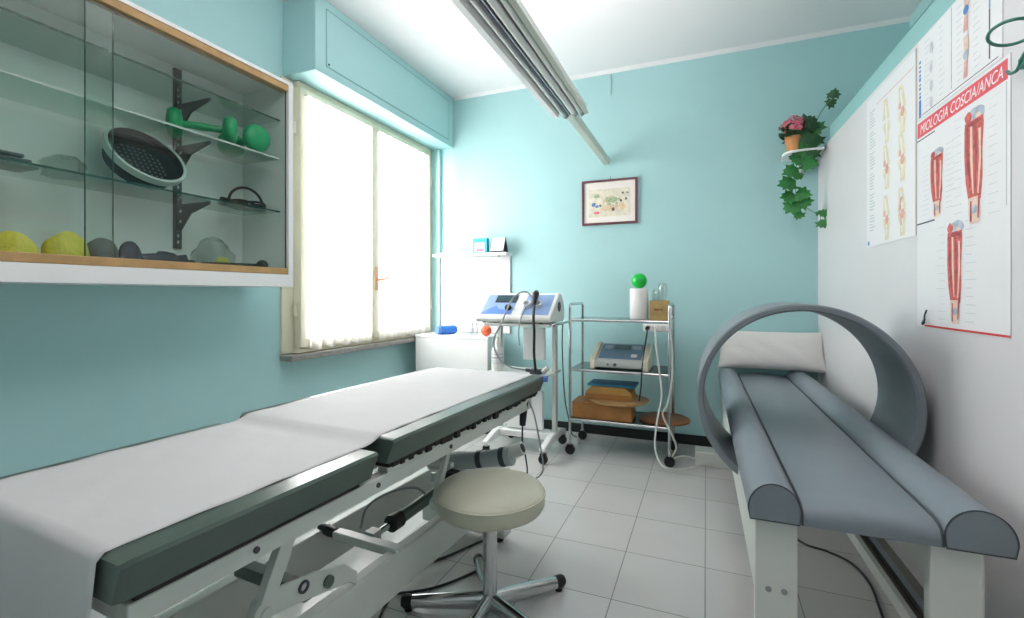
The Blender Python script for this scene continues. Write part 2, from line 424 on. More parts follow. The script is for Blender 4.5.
for ys in (.35, 1.555):
    st = MB(); st.box(CX0 + .012, CX0 + .026, ys - .018, ys + .018, 1.375, 2.262)
    so = st.build('shelf_standard', M_bracket, cab, bev=.001)
    k = MB(); 
    for i in range(26):
        z = 1.40 + i * .03; k.box(CX0 + .026, CX0 + .0268, ys - .004, ys + .004, z, z + .014)
    k.build('slot', M_gplastic, so, smooth=False)
    for z in (2.083, 1.878, 1.591):
        b = MB(); b.prism([(CX0 + .026, z - .13), (CX0 + .05, z - .125), (CX0 + .12, z - .05), (-2.185, z - .012), (-2.185, z - .0005), (CX0 + .026, z - .0005)], 'y', ys - .004, ys + .004)
        bo = b.build('bracket', M_bracket, so, smooth=False)
        for zz in (z - .035, z - .085): MB().cyl((CX0 + .05, ys - .0055, zz), (CX0 + .05, ys + .0055, zz), .008, 12).build('rivet', M_gplastic, so)

# things in the cabinet
def dumbbell(p, ax, name_label):
    ax = Vector(ax).normalized(); T = ax.to_track_quat('Z', 'Y').to_matrix().to_4x4()
    L = .112; r = .07; root = empty('dumbbell', p, name_label, 'dumbbell', 'green dumbbells')
    q = Vector(p) + Vector((0, 0, r))
    MB().lathe([(0, -L), (.017, -L), (.016, -.04), (.019, 0), (.016, .04), (.017, L), (0, L)], q, 20, None, T).build('handle', M_green, root)
    for sgn in (-1, 1):
        pr = [(0, -.032), (.03, -.032), (.060, -.026), (r, -.008), (r, .008), (.060, .026), (.03, .032), (0, .032)]
        h_ = MB().lathe(pr, q + ax * L * sgn, 28, None, T).build('weight_head', M_green, root, ang=60)
        if sgn < 0: continue
        e = MB().lathe([(.012, .0325), (.012, .034), (.021, .034), (.021, .0325), (.012, .0325)], q + ax * L * sgn, 24, None, T @ (Matrix.Rotation(PI, 4, 'X') if sgn < 0 else Matrix.Identity(4)))
        tag(e.build('emblem', M_wplastic, h_), 'white round emblem')
    return root
dumbbell((-2.25, 1.565, 1.8865), (.75, 1, 0), 'green dumbbell lying along the middle glass shelf, handle in view')
dumbbell((-2.27, 1.80, 1.8865), (-1, .12, 0), 'green dumbbell lying end-on on the middle glass shelf by the cabinet end')
# round dish leaning on the lower shelf
dn = Vector((.80, .02, .58)).normalized(); DT = dn.to_track_quat('Z', 'Y').to_matrix().to_4x4()
dr = .155; dc = Vector((-2.27, 1.325, 1.754))
root = empty('perforated_dish', (-2.29, 1.33, 1.599), 'large black round perforated dish with grey rim tilted on the lower glass shelf', 'dish')
MB().lathe([(0, -.045), (.11, -.045), (.142, -.02), (dr - .008, .012), (dr, .012), (dr - .002, .002), (.128, -.075), (.105, -.085), (0, -.085)], dc, 48, None, DT).build('dish_body', M_dish, root)
MB().lathe([(dr - .009, .011), (dr - .009, .016), (dr + .003, .016), (dr + .004, -.012), (dr - .001, -.012), (dr - .001, .011)], dc, 48, None, DT).build('dish_rim', M_rim, root)
hl = MB()
for i in range(-4, 5):
    for j in range(-4, 5):
        if math.hypot(i, j) < 4.6: hl.cyl(dc + DT @ Vector((i * .022, j * .022, -.046)), dc + DT @ Vector((i * .022, j * .022, -.0435)), .0045, 8)
hl.build('hole', M_hole, root)
# coiled black headset/cable at the right of the lower shelf
root = empty('coiled_cord', (-2.27, 1.80, 1.598), 'coiled black cord bundle on the right of the lower glass shelf', 'cord')
m = MB(); pts = []
for i in range(120):
    a = i / 120 * 2 * PI * 4; rr = .085 + .012 * math.sin(a * .37)
    pts.append((-2.27 + rr * .7 * math.cos(a), 1.80 + rr * 1.25 * math.sin(a), 1.606 + .012 * (i / 120) + .012 * (1 + math.sin(a * 1.7))))
m.tube(pts, .006, 8); m.build('loop', M_cable, root)
m = MB(); m.tube([(-2.25, 1.80 + .10 * math.cos(a), 1.625 + .085 * math.sin(a)) for a in [PI * k / 16 for k in range(17)]], .007, 8).build('band', M_cable, root)
MB().box(-2.28, -2.24, 1.66, 1.70, 1.6, 1.618).build('plug', M_black, root, bev=.004)
MB().box(-2.29, -2.23, 1.885, 1.905, 1.6, 1.63).build('plug', M_black, root, bev=.004)
def blob(name, c, sc, m, seed, amp=.12, n=24, parent=None):
    rnd = random.Random(seed); ph = [rnd.uniform(0, 6) for _ in range(6)]
    mb = MB(); mb.ball((0, 0, 0), 1, None, n)
    for v in mb.bm.verts:
        p = v.co; k = 1 + amp * (math.sin(3 * p.x + ph[0]) * math.cos(4 * p.y + ph[1]) + .6 * math.sin(7 * p.z + ph[2] + 3 * p.y) + .4 * math.sin(11 * p.x + ph[3]) * math.cos(9 * p.z + ph[4]))
        q = p * k
        if q.z < -.55: q.z = -.55
        v.co = Vector((q.x * sc[0] + c[0], q.y * sc[1] + c[1], (q.z + .55) * sc[2] + c[2]))
    return mb.build(name, m, parent, ang=180)
tag(blob('plastic_bag', (-2.30, 1.05, 1.5985), (.07, .06, .055), M_bag, 3, .2), 'crumpled clear plastic bag on the lower glass shelf', 'bag')
root = empty('folded_straps', (-2.30, .86, 1.5985), 'dark folded straps in a flat pile on the lower glass shelf', 'straps')
for k in range(3): MB().box(-2.36 + .01 * k, -2.23, .78, .95 - .02 * k, 1.599 + .016 * k, 1.613 + .016 * k).build('fold', M_dgrey, root, bev=.006)
ZS = CZ0 + .0665
tag(blob('yellow_sponge', (-2.25, .885, ZS), (.06, .065, .075), M_yellow, 5, .05), 'yellow sponge farthest from the window on the cabinet floor', 'sponge', 'yellow sponges')
tag(blob('yellow_sponge', (-2.36, .955, ZS), (.04, .042, .07), M_yellow, 6, .06), 'smaller yellow sponge tucked behind the two big ones', 'sponge', 'yellow sponges')
tag(blob('yellow_sponge', (-2.24, 1.03, ZS), (.06, .072, .082), M_yellow, 8, .05), 'plump yellow sponge beside the dark grey cushion', 'sponge', 'yellow sponges')
tag(blob('grey_cushion', (-2.26, 1.155, ZS), (.055, .058, .078), M_dgrey, 9, .04), 'dark grey cushion beside the yellow sponges in the cabinet', 'cushion')
tag(blob('black_roll', (-2.27, 1.262, ZS), (.045, .042, .078), M_navy, 10, .04), 'small black padded roll between grey cushion and navy straps', 'roll')
root = empty('navy_straps', (-2.26, 1.4, ZS), 'navy strap bundle lying on the cabinet floor below the bracket', 'straps')
m = MB(); m.tube(curve([(-2.27, 1.31, ZS + .036), (-2.25, 1.37, ZS + .042), (-2.27, 1.44, ZS + .038), (-2.25, 1.49, ZS + .045)]), [.036] * 8 + [.046] * 8 + [.036] * 9, 10); m.build('strap', M_navy, root)
MB().box(-2.28, -2.23, 1.47, 1.52, ZS, ZS + .055).build('buckle', M_black, root, bev=.008)
root = blob('clear_bag', (-2.32, 1.68, ZS), (.06, .10, .12), M_bag, 12, .16); tag(root, 'clear plastic bag with a yellow piece inside on the cabinet floor', 'bag')
tag(blob('yellow_insert', (-2.31, 1.71, ZS + .003), (.035, .045, .055), M_yellow, 14, .05, parent=root), 'yellow piece')
root = empty('black_strap', (-2.22, 1.73, ZS), 'long black strap with a knob in front of the clear bag', 'strap')
MB().tube(curve([(-2.20, 1.53, ZS + .024), (-2.19, 1.62, ZS + .027), (-2.2, 1.72, ZS + .03), (-2.21, 1.83, ZS + .034)]), .0235, 10).build('strap', M_black, root)
MB().ball((-2.2, 1.855, ZS + .048), .030, None, 14).build('knob', M_black, root)

# ------------------------------------------------------------------ shelf and panel in the corner
sh = empty('wall_shelf', (-1.9, YB, 1.47), 'white wall shelf with white backing panel by the window', 'shelf')
MB().box(-2.295, -1.572, 3.72, YB - .022, 1.485, 1.508).build('shelf_board', M_white, sh, bev=.003)
MB().box(-2.296, -1.596, YB - .02, YB - .001, .802, 1.484).build('back_panel', M_panel, sh, bev=.002)
for x in (-2.15, -1.66): MB().cyl((x, 3.76, 1.468), (x, 3.76, 1.485), .012, 14).build('peg', M_gplastic, sh)
root = empty('carton', (-1.83, 3.78, 1.508), 'small teal carton with a white label on the wall shelf', 'box')
MB().box(-1.90, -1.765, 3.755, 3.80, 1.508, 1.638).build('carton_body', M_teal_box, root, bev=.002)
MB().box(-1.885, -1.79, 3.7535, 3.755, 1.52, 1.60).build('label_patch', M_wplastic, root, smooth=False)
MB().box(-1.865, -1.80, 3.7528, 3.7535, 1.522, 1.548).build('print_patch', M_pink, root, smooth=False)
root = empty('desk_calendar', (-1.65, 3.78, 1.508), 'white and navy tent calendar beside the teal carton', 'calendar')
MB().prism([(3.735, 1.5085), (3.785, 1.64), (3.788, 1.64), (3.84, 1.5085), (3.834, 1.5085), (3.786, 1.63), (3.741, 1.5085)], 'x', -1.73, -1.60).build('stand', M_navy, root, smooth=False)
MB().prism([(3.737, 1.522), (3.7825, 1.6385), (3.7815, 1.6389), (3.736, 1.5224)], 'x', -1.725, -1.605).build('page', M_wplastic, root, smooth=False)
root = MB().box(-2.26, -2.03, 3.73, 3.84, 1.5083, 1.520).build('paper_stack', M_wplastic, None, bev=.002); tag(root, 'flat white papers on the window end of the wall shelf', 'papers')

# corner cabinet
cc = empty('low_cabinet', (-1.98, 3.69, 0), 'plain white low cabinet in the corner below the wall shelf', 'cabinet')
MB().box(-2.333, -1.64, 3.52, 3.845, .05, .775).build('body', M_white, cc, bev=.003)
MB().box(-2.335, -1.637, 3.502, 3.845, .776, .80).build('top', M_white, cc, bev=.003)
MB().box(-2.31, -1.66, 3.54, 3.85, .0, .05).build('plinth', M_skirt, cc)
MB().box(-2.331, -1.642, 3.504, 3.5195, .055, .774).build('front_panel', M_white, cc, bev=.002)
root = empty('blue_bottle', (-2.09, 3.6, .80), 'blue plastic bottle lying on its side on the low cabinet', 'bottle')
bt = Matrix.Rotation(math.radians(62), 4, 'Z') @ Matrix.Rotation(math.radians(90), 4, 'Y')
MB().lathe([(0, -.085), (.033, -.085), (.038, -.075), (.038, .06), (.03, .075), (0, .075)], (-2.085, 3.64, .8385), 24, None, bt).build('bottle_body', M_bottle, root)
tag(MB().lathe([(0, -.115), (.033, -.115), (.037, -.108), (.037, -.086), (0, -.086)], (-2.085, 3.64, .8385), 24, None, bt).build('bottle_cap', M_dblue, root), 'darker blue cap')
def jar(x, y, lab):
    root = empty('glass_vial', (x, y, .80), lab, 'vial', 'small clear glass vials')
    MB().lathe([(0, .0), (.017, .0), (.018, .06), (.012, .075), (.012, .085), (.010, .085), (.015, .06), (.015, .004), (0, .004)], (x, y, .8005), 18).build('vial_body', M_clear, root)
    MB().lathe([(0, .086), (.013, .086), (.013, .105), (0, .105)], (x, y, .8005), 16).build('stopper', M_gplastic, root)
jar(-1.845, 3.62, 'small clear glass vial on the low cabinet, nearer the blue bottle')
jar(-1.795, 3.60, 'small clear glass vial on the low cabinet, nearer the orange ball')
tag(MB().ball((-1.69, 3.58, .846), .045, None, 28).build('orange_ball', M_orange), 'small orange ball on the right end of the low cabinet', 'ball')

# ------------------------------------------------------------------ helpers for castors
def castor(root, x, y, r=.035, ztop=.11, a=0, name='castor'):
    c_ = MB(); d = Vector((math.cos(a), math.sin(a), 0))
    c_.cyl((x, y, ztop - .02), (x, y, ztop), .012, 12, M_chrome)
    c_.box(x - .02, x + .02, y - .016, y - .012, r * .8, ztop - .02, M_black).box(x - .02, x + .02, y + .012, y + .016, r * .8, ztop - .02, M_black).box(x - .02, x + .02, y - .016, y + .016, ztop - .028, ztop - .018, M_black)
    o = c_.build(name, None, root)
    w = MB(); w.lathe([(0, -.017), (r * .8, -.017), (r, -.010), (r, .010), (r * .8, .017), (0, .017)], (x, y, r), 24, None, Matrix.Rotation(PI / 2, 4, 'X'))
    w.build('wheel', M_black, o)
    return o

# ------------------------------------------------------------------ therapy unit on its cart
ct = empty('instrument_cart', (-1.22, 3.28, 0), 'white wheeled cart carrying the blue therapy unit', 'cart')
MB().box(-1.47, -.975, 3.06, 3.44, .925, .945).build('top_tray', M_gplastic, ct, bev=.006)
MB().box(-1.47, -1.0, 3.10, 3.42, .572, .59).build('shelf', M_gplastic, ct, bev=.005)
for x in (-1.452, -1.018):
    MB().box(x - .015, x + .015, 3.30, 3.35, .15, .925).build('post', M_gplastic, ct, bev=.004)
MB().box(-1.27, -1.10, 3.335, 3.36, .66, .90).build('back_panel', M_white, ct, bev=.003)
MB().box(-1.38, -1.10, 3.28, 3.32, .16, .44).build('column_panel', M_white, ct, bev=.003)
m = MB()
for x0, x1 in ((-1.475, -1.415), (-1.05, -.99)): m.prism([(3.03, .09), (3.03, .112), (3.20, .15), (3.44, .15), (3.56, .115), (3.56, .09)], 'x', x0 + .008, x1 - .008)
m.box(-1.423, -1.042, 3.25, 3.37, .10, .149); m.build('base', M_white, ct, bev=.008)
for x in (-1.445, -1.02):
    for y in (3.06, 3.53): castor(ct, x, y, .032, .09)
hb = MB(); hb.tube(curve([(-.995, 3.08, .935), (-.955, 3.08, .94), (-.95, 3.12, .945), (-.95, 3.38, .945), (-.955, 3.42, .94), (-.995, 3.42, .935)]), .008, 10); hb.build('grab_rail', M_chrome, ct)

tu = empty('therapy_unit', (-1.24, 3.2, .946), 'blue and white ultrasound therapy unit on the white cart', 'therapy unit')
X0, X1 = -1.525, -.965
prof = [(3.055, .957), (3.05, .965), (3.05, .99), (3.065, .999), (3.245, 1.146), (3.275, 1.157), (3.31, 1.15), (3.36, 1.11), (3.39, 1.05), (3.395, .98), (3.38, .957)]
MB().prism(prof, 'x', X0, X1).build('housing', M_wplastic, tu, bev=.006, ang=50)
for x in (X0 + .05, X1 - .08):
    for y in (3.09, 3.34): MB().cyl((x, y, .9455), (x, y, .957), .014, 14).build('foot', M_black, tu)
MB().prism([(3.06, .953), (3.045, .972), (3.049, .975), (3.064, .957)], 'x', X0 + .01, X1 - .01).build('front_lip', M_gplastic, tu)
A = Vector((X0, 3.068, 1.0015)); ex = Vector((1, 0, 0)); ey = Vector((0, .18, .147)).normalized(); ez = ex.cross(ey); 
ST = Matrix(((ex.x, ey.x, ez.x, A.x), (ex.y, ey.y, ez.y, A.y), (ex.z, ey.z, ez.z, A.z), (0, 0, 0, 1)))
m = MB(); m.box(.025, .265, .008, .222, 0, .002, None, ST); m.build('control_panel', M_blue, tu, smooth=False)
m = MB(); m.box(.335, .535, .008, .222, 0, .002, None, ST); m.build('control_panel', M_blue, tu, smooth=False)
m = MB(); m.poly([ST @ Vector(p) for p in ((.03, .012, .0028), (.26, .012, .0028), (.255, .05, .0028), (.16, .06, .0028), (.12, .10, .0028), (.06, .05, .0028))]); m.build('panel_print', M_dblue, tu)
m = MB(); m.box(.10, .262, .135, .212, .002, .006, M_black, ST).box(.108, .254, .142, .205, .006, .007, M_lcd, ST); m.build('screen', None, tu, smooth=False)
m = MB(); m.lathe([(0, .0), (.024, 0), (.024, .012), (.019, .024), (0, .024)], ST @ Vector((.225, .07, .002)), 24, M_black, ST.to_3x3().to_4x4()); m.build('dial', None, tu)
for cx in (.36, .44): MB().lathe([(.024, 0), (.03, 0), (.03, .03), (.024, .03), (.024, 0)], ST @ Vector((cx, .10, .002)), 20, M_wplastic, ST.to_3x3().to_4x4()).build('probe_holder', None, tu)
m = MB(); p = ST @ Vector((.42, .13, .05)); 
m.tube([p + Vector((0, .035, .045)), p + Vector((0, .02, .03)), p, p + Vector((0, -.03, -.05))], [.014, .024, .02, .012], 14, M_black); m.build('probe_head', None, tu)
m = MB(); q = Vector((-1.08, 3.04, 1.0)); m.tube(curve([ST @ Vector((.42, .10, .03)), (-1.075, 3.02, 1.0), (-1.07, 3.02, .9), (-1.085, 3.06, .75), (-1.09, 3.1, .64), (-1.10, 3.14, .602)]), .009, 8); m.build('probe_cable', M_cable, tu)
m = MB(); m.tube(curve([ST @ Vector((.40, .15, .02)), ST @ Vector((.33, .19, .06)), ST @ Vector((.26, .10, .06)), (-1.31, 3.02, .95), (-1.37, 3.02, .82), (-1.34, 3.05, .70), (-1.27, 3.08, .64), (-1.17, 3.12, .62)]), .006, 8); m.build('probe_cable', M_gcable, tu)
m = MB(); m.tube(curve([ST @ Vector((.36, .10, .01)), (-1.17, 3.025, .98), (-1.185, 3.025, .88), (-1.18, 3.03, .80)]), .005, 8); m.build('probe_cable', M_gcable, tu)
m = MB(); m.lathe([(0, 0), (.035, 0), (.035, .004), (0, .004)], (X1, 3.25, 1.06), 24, M_inkdark, Matrix.Rotation(PI / 2, 4, 'Y')); tag(m.build('side_vent', None, tu), 'dark round vent')
m = MB(); m.box(-1.14, -1.06, 3.12, 3.17, .591, .625, M_inkdark).cyl((-1.05, 3.14, .606), (-1.01, 3.14, .64), .018, 14, M_gplastic).tube([(-1.17, 3.12, .62), (-1.14, 3.14, .612)], .012, 10, M_inkdark)
tag(m.build('ultrasound_applicator', None, None, bev=.003), 'dark treatment head lying on the middle shelf of the cart', 'probe')
root = empty('gel_bottle', (-1.42, 3.2, .591), 'white gel bottle with printed label on the cart shelf', 'bottle')
MB().lathe([(0, 0), (.04, 0), (.043, .006), (.043, .145), (.036, .165), (.018, .178), (.016, .19), (0, .19)], (-1.42, 3.2, .5905), 28).build('bottle_body', M_wplastic, root, ang=60)
MB().lathe([(0, .19), (.02, .19), (.018, .205), (.010, .235), (.006, .245), (0, .245)], (-1.42, 3.2, .5905), 20).build('nozzle', M_mat, root)
m = MB()
for z, hh in ((.09, .010), (.118, .006), (.07, .004), (.055, .004)): m.lathe([(.0432, z), (.0436, z), (.0436, z + hh), (.0432, z + hh)], (-1.42, 3.2, .5905), 28)
m.build('label_print', M_bluish, root)
MB().tube(curve([(-.985, 3.385, .975), (-.985, 3.41, .93), (-.99, 3.42, .75), (-.98, 3.42, .50), (-.965, 3.42, .34), (-.945, 3.41, .26), (-.94, 3.5, .10), (-.95, 3.7, .012)]), .0045, 8).build('power_cable', M_cable, tu)

# ------------------------------------------------------------------ chrome trolley
tl = empty('chrome_trolley', (-.57, 3.5, 0), 'chrome three tier trolley on castors against the back wall', 'trolley')
TX0, TX1, TY0, TY1 = -.905, -.225, 3.325, 3.70
for z in (.970, .615, .26):
    s_ = MB(); r = .009
    s_.tube([(TX0, TY0, z - .008), (TX1, TY0, z - .008), (TX1, TY1, z - .008), (TX0, TY1, z - .008)], r, 10, M_chrome, closed=True)
    o = s_.build('shelf_rim', None, tl)
    MB().box(TX0 + .006, TX1 - .006, TY0 + .006, TY1 - .006, z - .007, z).build('shelf_plate', M_dglass, o, smooth=False)
for x in (TX0, TX1):
    pth = [(x, TY0, .085), (x, TY0, 1.048)] + [(x, TY0 + .03 - .03 * math.cos(a), 1.048 + .03 * math.sin(a)) for a in (PI / 6, PI / 3, PI / 2)]
    e_ = [(x, TY1 - .0, .085), (x, TY1, 1.048)] + [(x, TY1 - .03 + .03 * math.cos(a), 1.048 + .03 * math.sin(a)) for a in (PI / 6, PI / 3, PI / 2)]
    MB().tube(pth + e_[::-1], .0105, 12).build('side_frame', M_chrome, tl)
    for y in (TY0, TY1): castor(tl, x, y, .035, .088)
tag(MB().lathe([(0, 0), (.060, 0), (.064, .005), (.064, .211), (.060, .2175), (0, .2175)], (-.437, 3.45, .946), 36).build('white_canister', M_wplastic), 'tall white canister on the top tier of the chrome trolley', 'canister')
tag(MB().ball((-.437, 3.45, 1.2385), .054, None, 32).build('green_ball', M_ball), 'bright green ball resting on top of the white canister', 'ball')
root = empty('wooden_box', (-.30, 3.46, .946), 'small light wooden box holding clear cups on the chrome trolley', 'box')
b = MB(); x0, x1, y0, y1 = -.362, -.238, 3.40, 3.53
b.box(x0, x1, y0, y0 + .008, .9455, 1.080).box(x0, x1, y1 - .008, y1, .9455, 1.080).box(x0, x0 + .008, y0 + .008, y1 - .008, .9455, 1.080).box(x1 - .008, x1, y0 + .008, y1 - .008, .9455, 1.080).box(x0, x1, y0, y1, .9455, .952)
b.build('box_body', M_wbox, root, bev=.001)
m = MB(); m.box(-.33, -.30, y0 - .001, y0 + .001, 1.01, 1.025).box(-.297, -.272, y0 - .001, y0 + .001, 1.012, 1.023); m.build('stamp', M_disc, root)
def cup(x, y, z, lab):
    T = Matrix.Translation((0, 0, 0))
    o = MB().lathe([(0, .185), (.016, .182), (.026, .165), (.029, .14), (.025, .11), (.021, .09), (.021, 0), (.023, 0), (.0235, .09), (.028, .115), (.031, .14), (.028, .168), (.017, .186), (0, .189)], (x, y, z), 24).build('cupping_glass', M_clear)
    tag(o, lab, 'glass', 'clear cupping glasses')
cup(-.278, 3.44, 1.03, 'taller clear cupping glass standing in the wooden box')
cup(-.325, 3.49, .985, 'lower clear cupping glass at the left in the wooden box')
# electrotherapy device on the second tier
dv = empty('electrotherapy_device', (-.56, 3.46, .586), 'cream tabletop device with sloped blue-grey panel on the trolley middle tier', 'device')
DX0, DX1 = -.765, -.365
MB().prism([(3.36, .60), (3.355, .61), (3.355, .65), (3.37, .655), (3.60, .742), (3.63, .742), (3.64, .60)], 'x', DX0 + .035, DX1 - .035).build('housing', M_gplastic, dv, bev=.004)
for x0, x1 in ((DX0, DX0 + .036), (DX1 - .036, DX1)):
    MB().prism([(3.35, .5865), (3.345, .6), (3.345, .655), (3.36, .665), (3.60, .756), (3.645, .752), (3.65, .5865)], 'x', x0, x1).build('side_cheek', M_cream, dv, bev=.004)
A = Vector((DX0 + .05, 3.385, .6625)); ey = Vector((0, .23, .087)).normalized(); ez = Vector((1, 0, 0)).cross(ey)
DTm = Matrix(((1, ey.x, ez.x, A.x), (0, ey.y, ez.y, A.y), (0, ey.z, ez.z, A.z), (0, 0, 0, 1)))
m = MB(); m.box(0, .30, .0, .235, 0, .002, mat('panel_bluegrey', '#6d8aa0', .35, noise=.05), DTm).box(.09, .21, .15, .21, .002, .005, M_lcd, DTm)
m.box(.02, .075, .15, .2, .002, .004, M_bluish, DTm).box(.225, .28, .15, .2, .002, .004, M_bluish, DTm).box(.225, .265, .03, .07, .002, .006, M_wplastic, DTm)
m.build('control_panel', None, dv, smooth=False)
m = MB(); m.cyl((-.59, 3.354, .625), (-.59, 3.348, .625), .012, 14).cyl((-.64, 3.354, .625), (-.64, 3.35, .625), .007, 12); m.build('socket', M_inkdark, dv)
# things on the bottom tier
root = empty('brown_case', (-.70, 3.47, .231), 'brown wooden case on the bottom tier of the trolley', 'case')
MB().box(-.895, -.475, 3.345, 3.56, .2315, .335).build('case_body', M_brown, root, bev=.004)
MB().box(-.898, -.472, 3.342, 3.563, .336, .346).build('case_lid', M_brown, root, bev=.003)
def disc(name, c, r, t, m, lab, tilt=0, rim=None):
    T = Matrix.Rotation(tilt, 4, 'Y')
    o = MB().lathe([(0, 0), (r - .004, 0), (r, .003), (r, t - .003), (r - .004, t), (0, t)], c, 48, None, T).build(name, m, None, ang=50)
    tag(o, lab, 'board'); return o
disc('round_board', (-.59, 3.50, .347), .215, .014, M_wood, 'round light board lying on the brown case', 0)
disc('round_board', (-.272, 3.515, .232), .172, .016, M_disc, 'round brown board sticking out past the right end of the trolley')
root = empty('tan_box', (-.66, 3.5, .361), 'tan cardboard box on the round board', 'box')
MB().prism([(-.82, .3615), (-.81, .415), (-.765, .452), (-.53, .452), (-.485, .42), (-.475, .3615)], 'y', 3.41, 3.60).build('box_body', M_card, root, bev=.003)
MB().box(-.815, -.48, 3.405, 3.4095, .363, .40).build('front_flap', M_brown, root, bev=.002)
root = MB().box(-.80, -.46, 3.42, 3.62, .454, .47).build('blue_folder', M_bluefold, None, bev=.003); tag(root, 'blue folder lying on top of the tan box', 'folder')
# power strip
ps = empty('power_strip', (-.31, 3.31, .90), 'white power strip hung under the front edge of the top tier', 'power strip')
MB().box(-.392, -.226, 3.285, 3.3135, .875, .925).build('strip_body', M_wplastic, ps, bev=.008)
for i in range(3): MB().cyl((-.36 + i * .05, 3.287, .90), (-.36 + i * .05, 3.283, .90), .017, 18).build('socket', M_gplastic, ps)
MB().cyl((-.36, 3.283, .90), (-.36, 3.255, .895), .014, 14).build('black_plug', M_black, ps)
MB().cyl((-.31, 3.283, .90), (-.31, 3.262, .895), .014, 14).build('white_plug', M_wplastic, ps)
MB().tube(curve([(-.36, 3.258, .892), (-.365, 3.25, .84), (-.385, 3.27, .72), (-.40, 3.29, .60), (-.405, 3.30, .50), (-.42, 3.31, .40)]), .005, 8).build('black_cord', M_cable, ps)
MB().tube(curve([(-.31, 3.262, .892), (-.305, 3.25, .8), (-.285, 3.26, .62), (-.27, 3.27, .45), (-.30, 3.26, .28), (-.31, 3.25, .12), (-.27, 3.20, .03), (-.20, 3.19, .012), (-.10, 3.25, .008), (-.02, 3.36, .008), (.05, 3.38, .008)]), .006, 8).build('white_cord', M_wcable, ps)
MB().tube(curve([(-.228, 3.30, .90), (-.205, 3.29, .75), (-.21, 3.29, .55), (-.235, 3.28, .40), (-.265, 3.28, .33), (-.215, 3.28, .22), (-.18, 3.30, .12), (-.21, 3.34, .03), (-.14, 3.48, .010), (.0, 3.44, .008)]), .006, 8).build('white_cord', M_wcable, ps)

# ------------------------------------------------------------------ picture and wire on the back wall
pic = empty('framed_picture', (-.725, YB, 1.71), 'framed coloured print in a dark red wooden frame', 'picture')
px0, px1, pz0, pz1 = -.950, -.505, 1.715, 2.08
f = MB(); t = .017
f.box(px0, px1, YB - .022, YB - .001, pz0, pz0 + t).box(px0, px1, YB - .022, YB - .001, pz1 - t, pz1).box(px0, px0 + t, YB - .022, YB - .001, pz0 + t, pz1 - t).box(px1 - t, px1, YB - .022, YB - .001, pz0 + t, pz1 - t)
f.build('frame', M_frame, pic, bev=.002)
MB().box(px0 + t, px1 - t, YB - .012, YB - .002, pz0 + t, pz1 - t).build('mount', M_mat, pic, smooth=False)
ax0, ax1, az0, az1 = px0 + .055, px1 - .055, pz0 + .065, pz1 - .075
pr = MB(); pr.box(ax0, ax1, YB - .0128, YB - .012, az0, az1, M_print)
rnd = random.Random(21); k = 0
def spot(cx, cz, rx, rz, m):
    global k
    k += 1; y = YB - .0129 - k * .00004
    pr.poly([(cx + rx * (1 + .25 * rnd.uniform(-1, 1)) * math.cos(a), y, cz + rz * (1 + .25 * rnd.uniform(-1, 1)) * math.sin(a)) for a in [2 * PI * i / 11 for i in range(11)]], m)
aw, ah = ax1 - ax0, az1 - az0
for (u, v, rx, rz, m) in [(.5, .3, .14, .05, M_peach), (.2, .75, .05, .03, M_pgreen), (.55, .6, .09, .05, M_pgreen), (.8, .35, .05, .06, M_peach), (.12, .45, .03, .035, M_pblue), (.2, .38, .025, .02, M_pblue), (.28, .4, .018, .018, M_pdark), (.2, .15, .05, .02, M_pink), (.55, .72, .03, .02, M_peach), (.72, .62, .035, .015, M_pgreen), (.83, .82, .018, .014, M_pdark), (.93, .82, .014, .014, M_pdark), (.78, .55, .02, .02, M_pdark), (.68, .45, .02, .025, M_pgreen), (.9, .6, .015, .02, M_pdark), (.38, .55, .025, .03, M_peach), (.5, .45, .03, .02, M_pgreen), (.6, .25, .02, .03, M_pdark)]:
    spot(ax0 + u * aw, az0 + v * ah, rx * .55, rz * .55, m)
pr.build('print', None, pic, smooth=False)
MB().tube([(-.72, YB - .004, pz1 - .002), (-.72, YB - .004, 2.105)], .002, 6).build('hanger', M_inkdark, pic)
tag(MB().tube(curve([(-.714, YB - .005, 2.93), (-.712, YB - .007, 2.85), (-.714, YB - .005, 2.765)]), .0035, 8).build('wall_wire', M_gcable), 'short grey wire hanging down the back wall below the ceiling', 'wire')

# ------------------------------------------------------------------ lamp beam
lb = empty('ceiling_lamp', (-.745, 1.7, 2.2), 'long pale beam carrying two rows of unlit fluorescent tubes', 'lamp')
MB().box(-.775, -.730, -1.2, YB - .001, 2.205, 2.262).build('beam', M_barp, lb, bev=.003)
YE, YN2, zt_ = 2.60, -1.1, 2.2045
MB().box(-.79, -.615, YN2, YE, 2.188, zt_).build('fixture_body', M_white, lb, bev=.002)
for pr, nm, mm in (([(-.805, 2.150), (-.776, 2.146), (-.760, 2.1875), (-.79, 2.1875)], 'side_flange', M_white),
                   ([(-.600, 2.150), (-.622, 2.146), (-.632, 2.1875), (-.615, 2.1875)], 'side_flange', M_barp),
                   ([(-.758, 2.176), (-.752, 2.1875), (-.7595, 2.1875)], 'reflector', M_refl),
                   ([(-.722, 2.146), (-.712, 2.146), (-.708, 2.1875), (-.726, 2.1875)], 'centre_rib', M_inkdark),
                   ([(-.711, 2.150), (-.704, 2.150), (-.700, 2.1875), (-.7075, 2.1875)], 'reflector', M_alu)):
    MB().prism(pr, 'y', YN2, YE - .004).build(nm, mm, lb, smooth=False)
MB().box(-.759, -.633, YN2, YE - .006, 2.182, 2.1875).build('reflector', M_refl, lb, smooth=False)
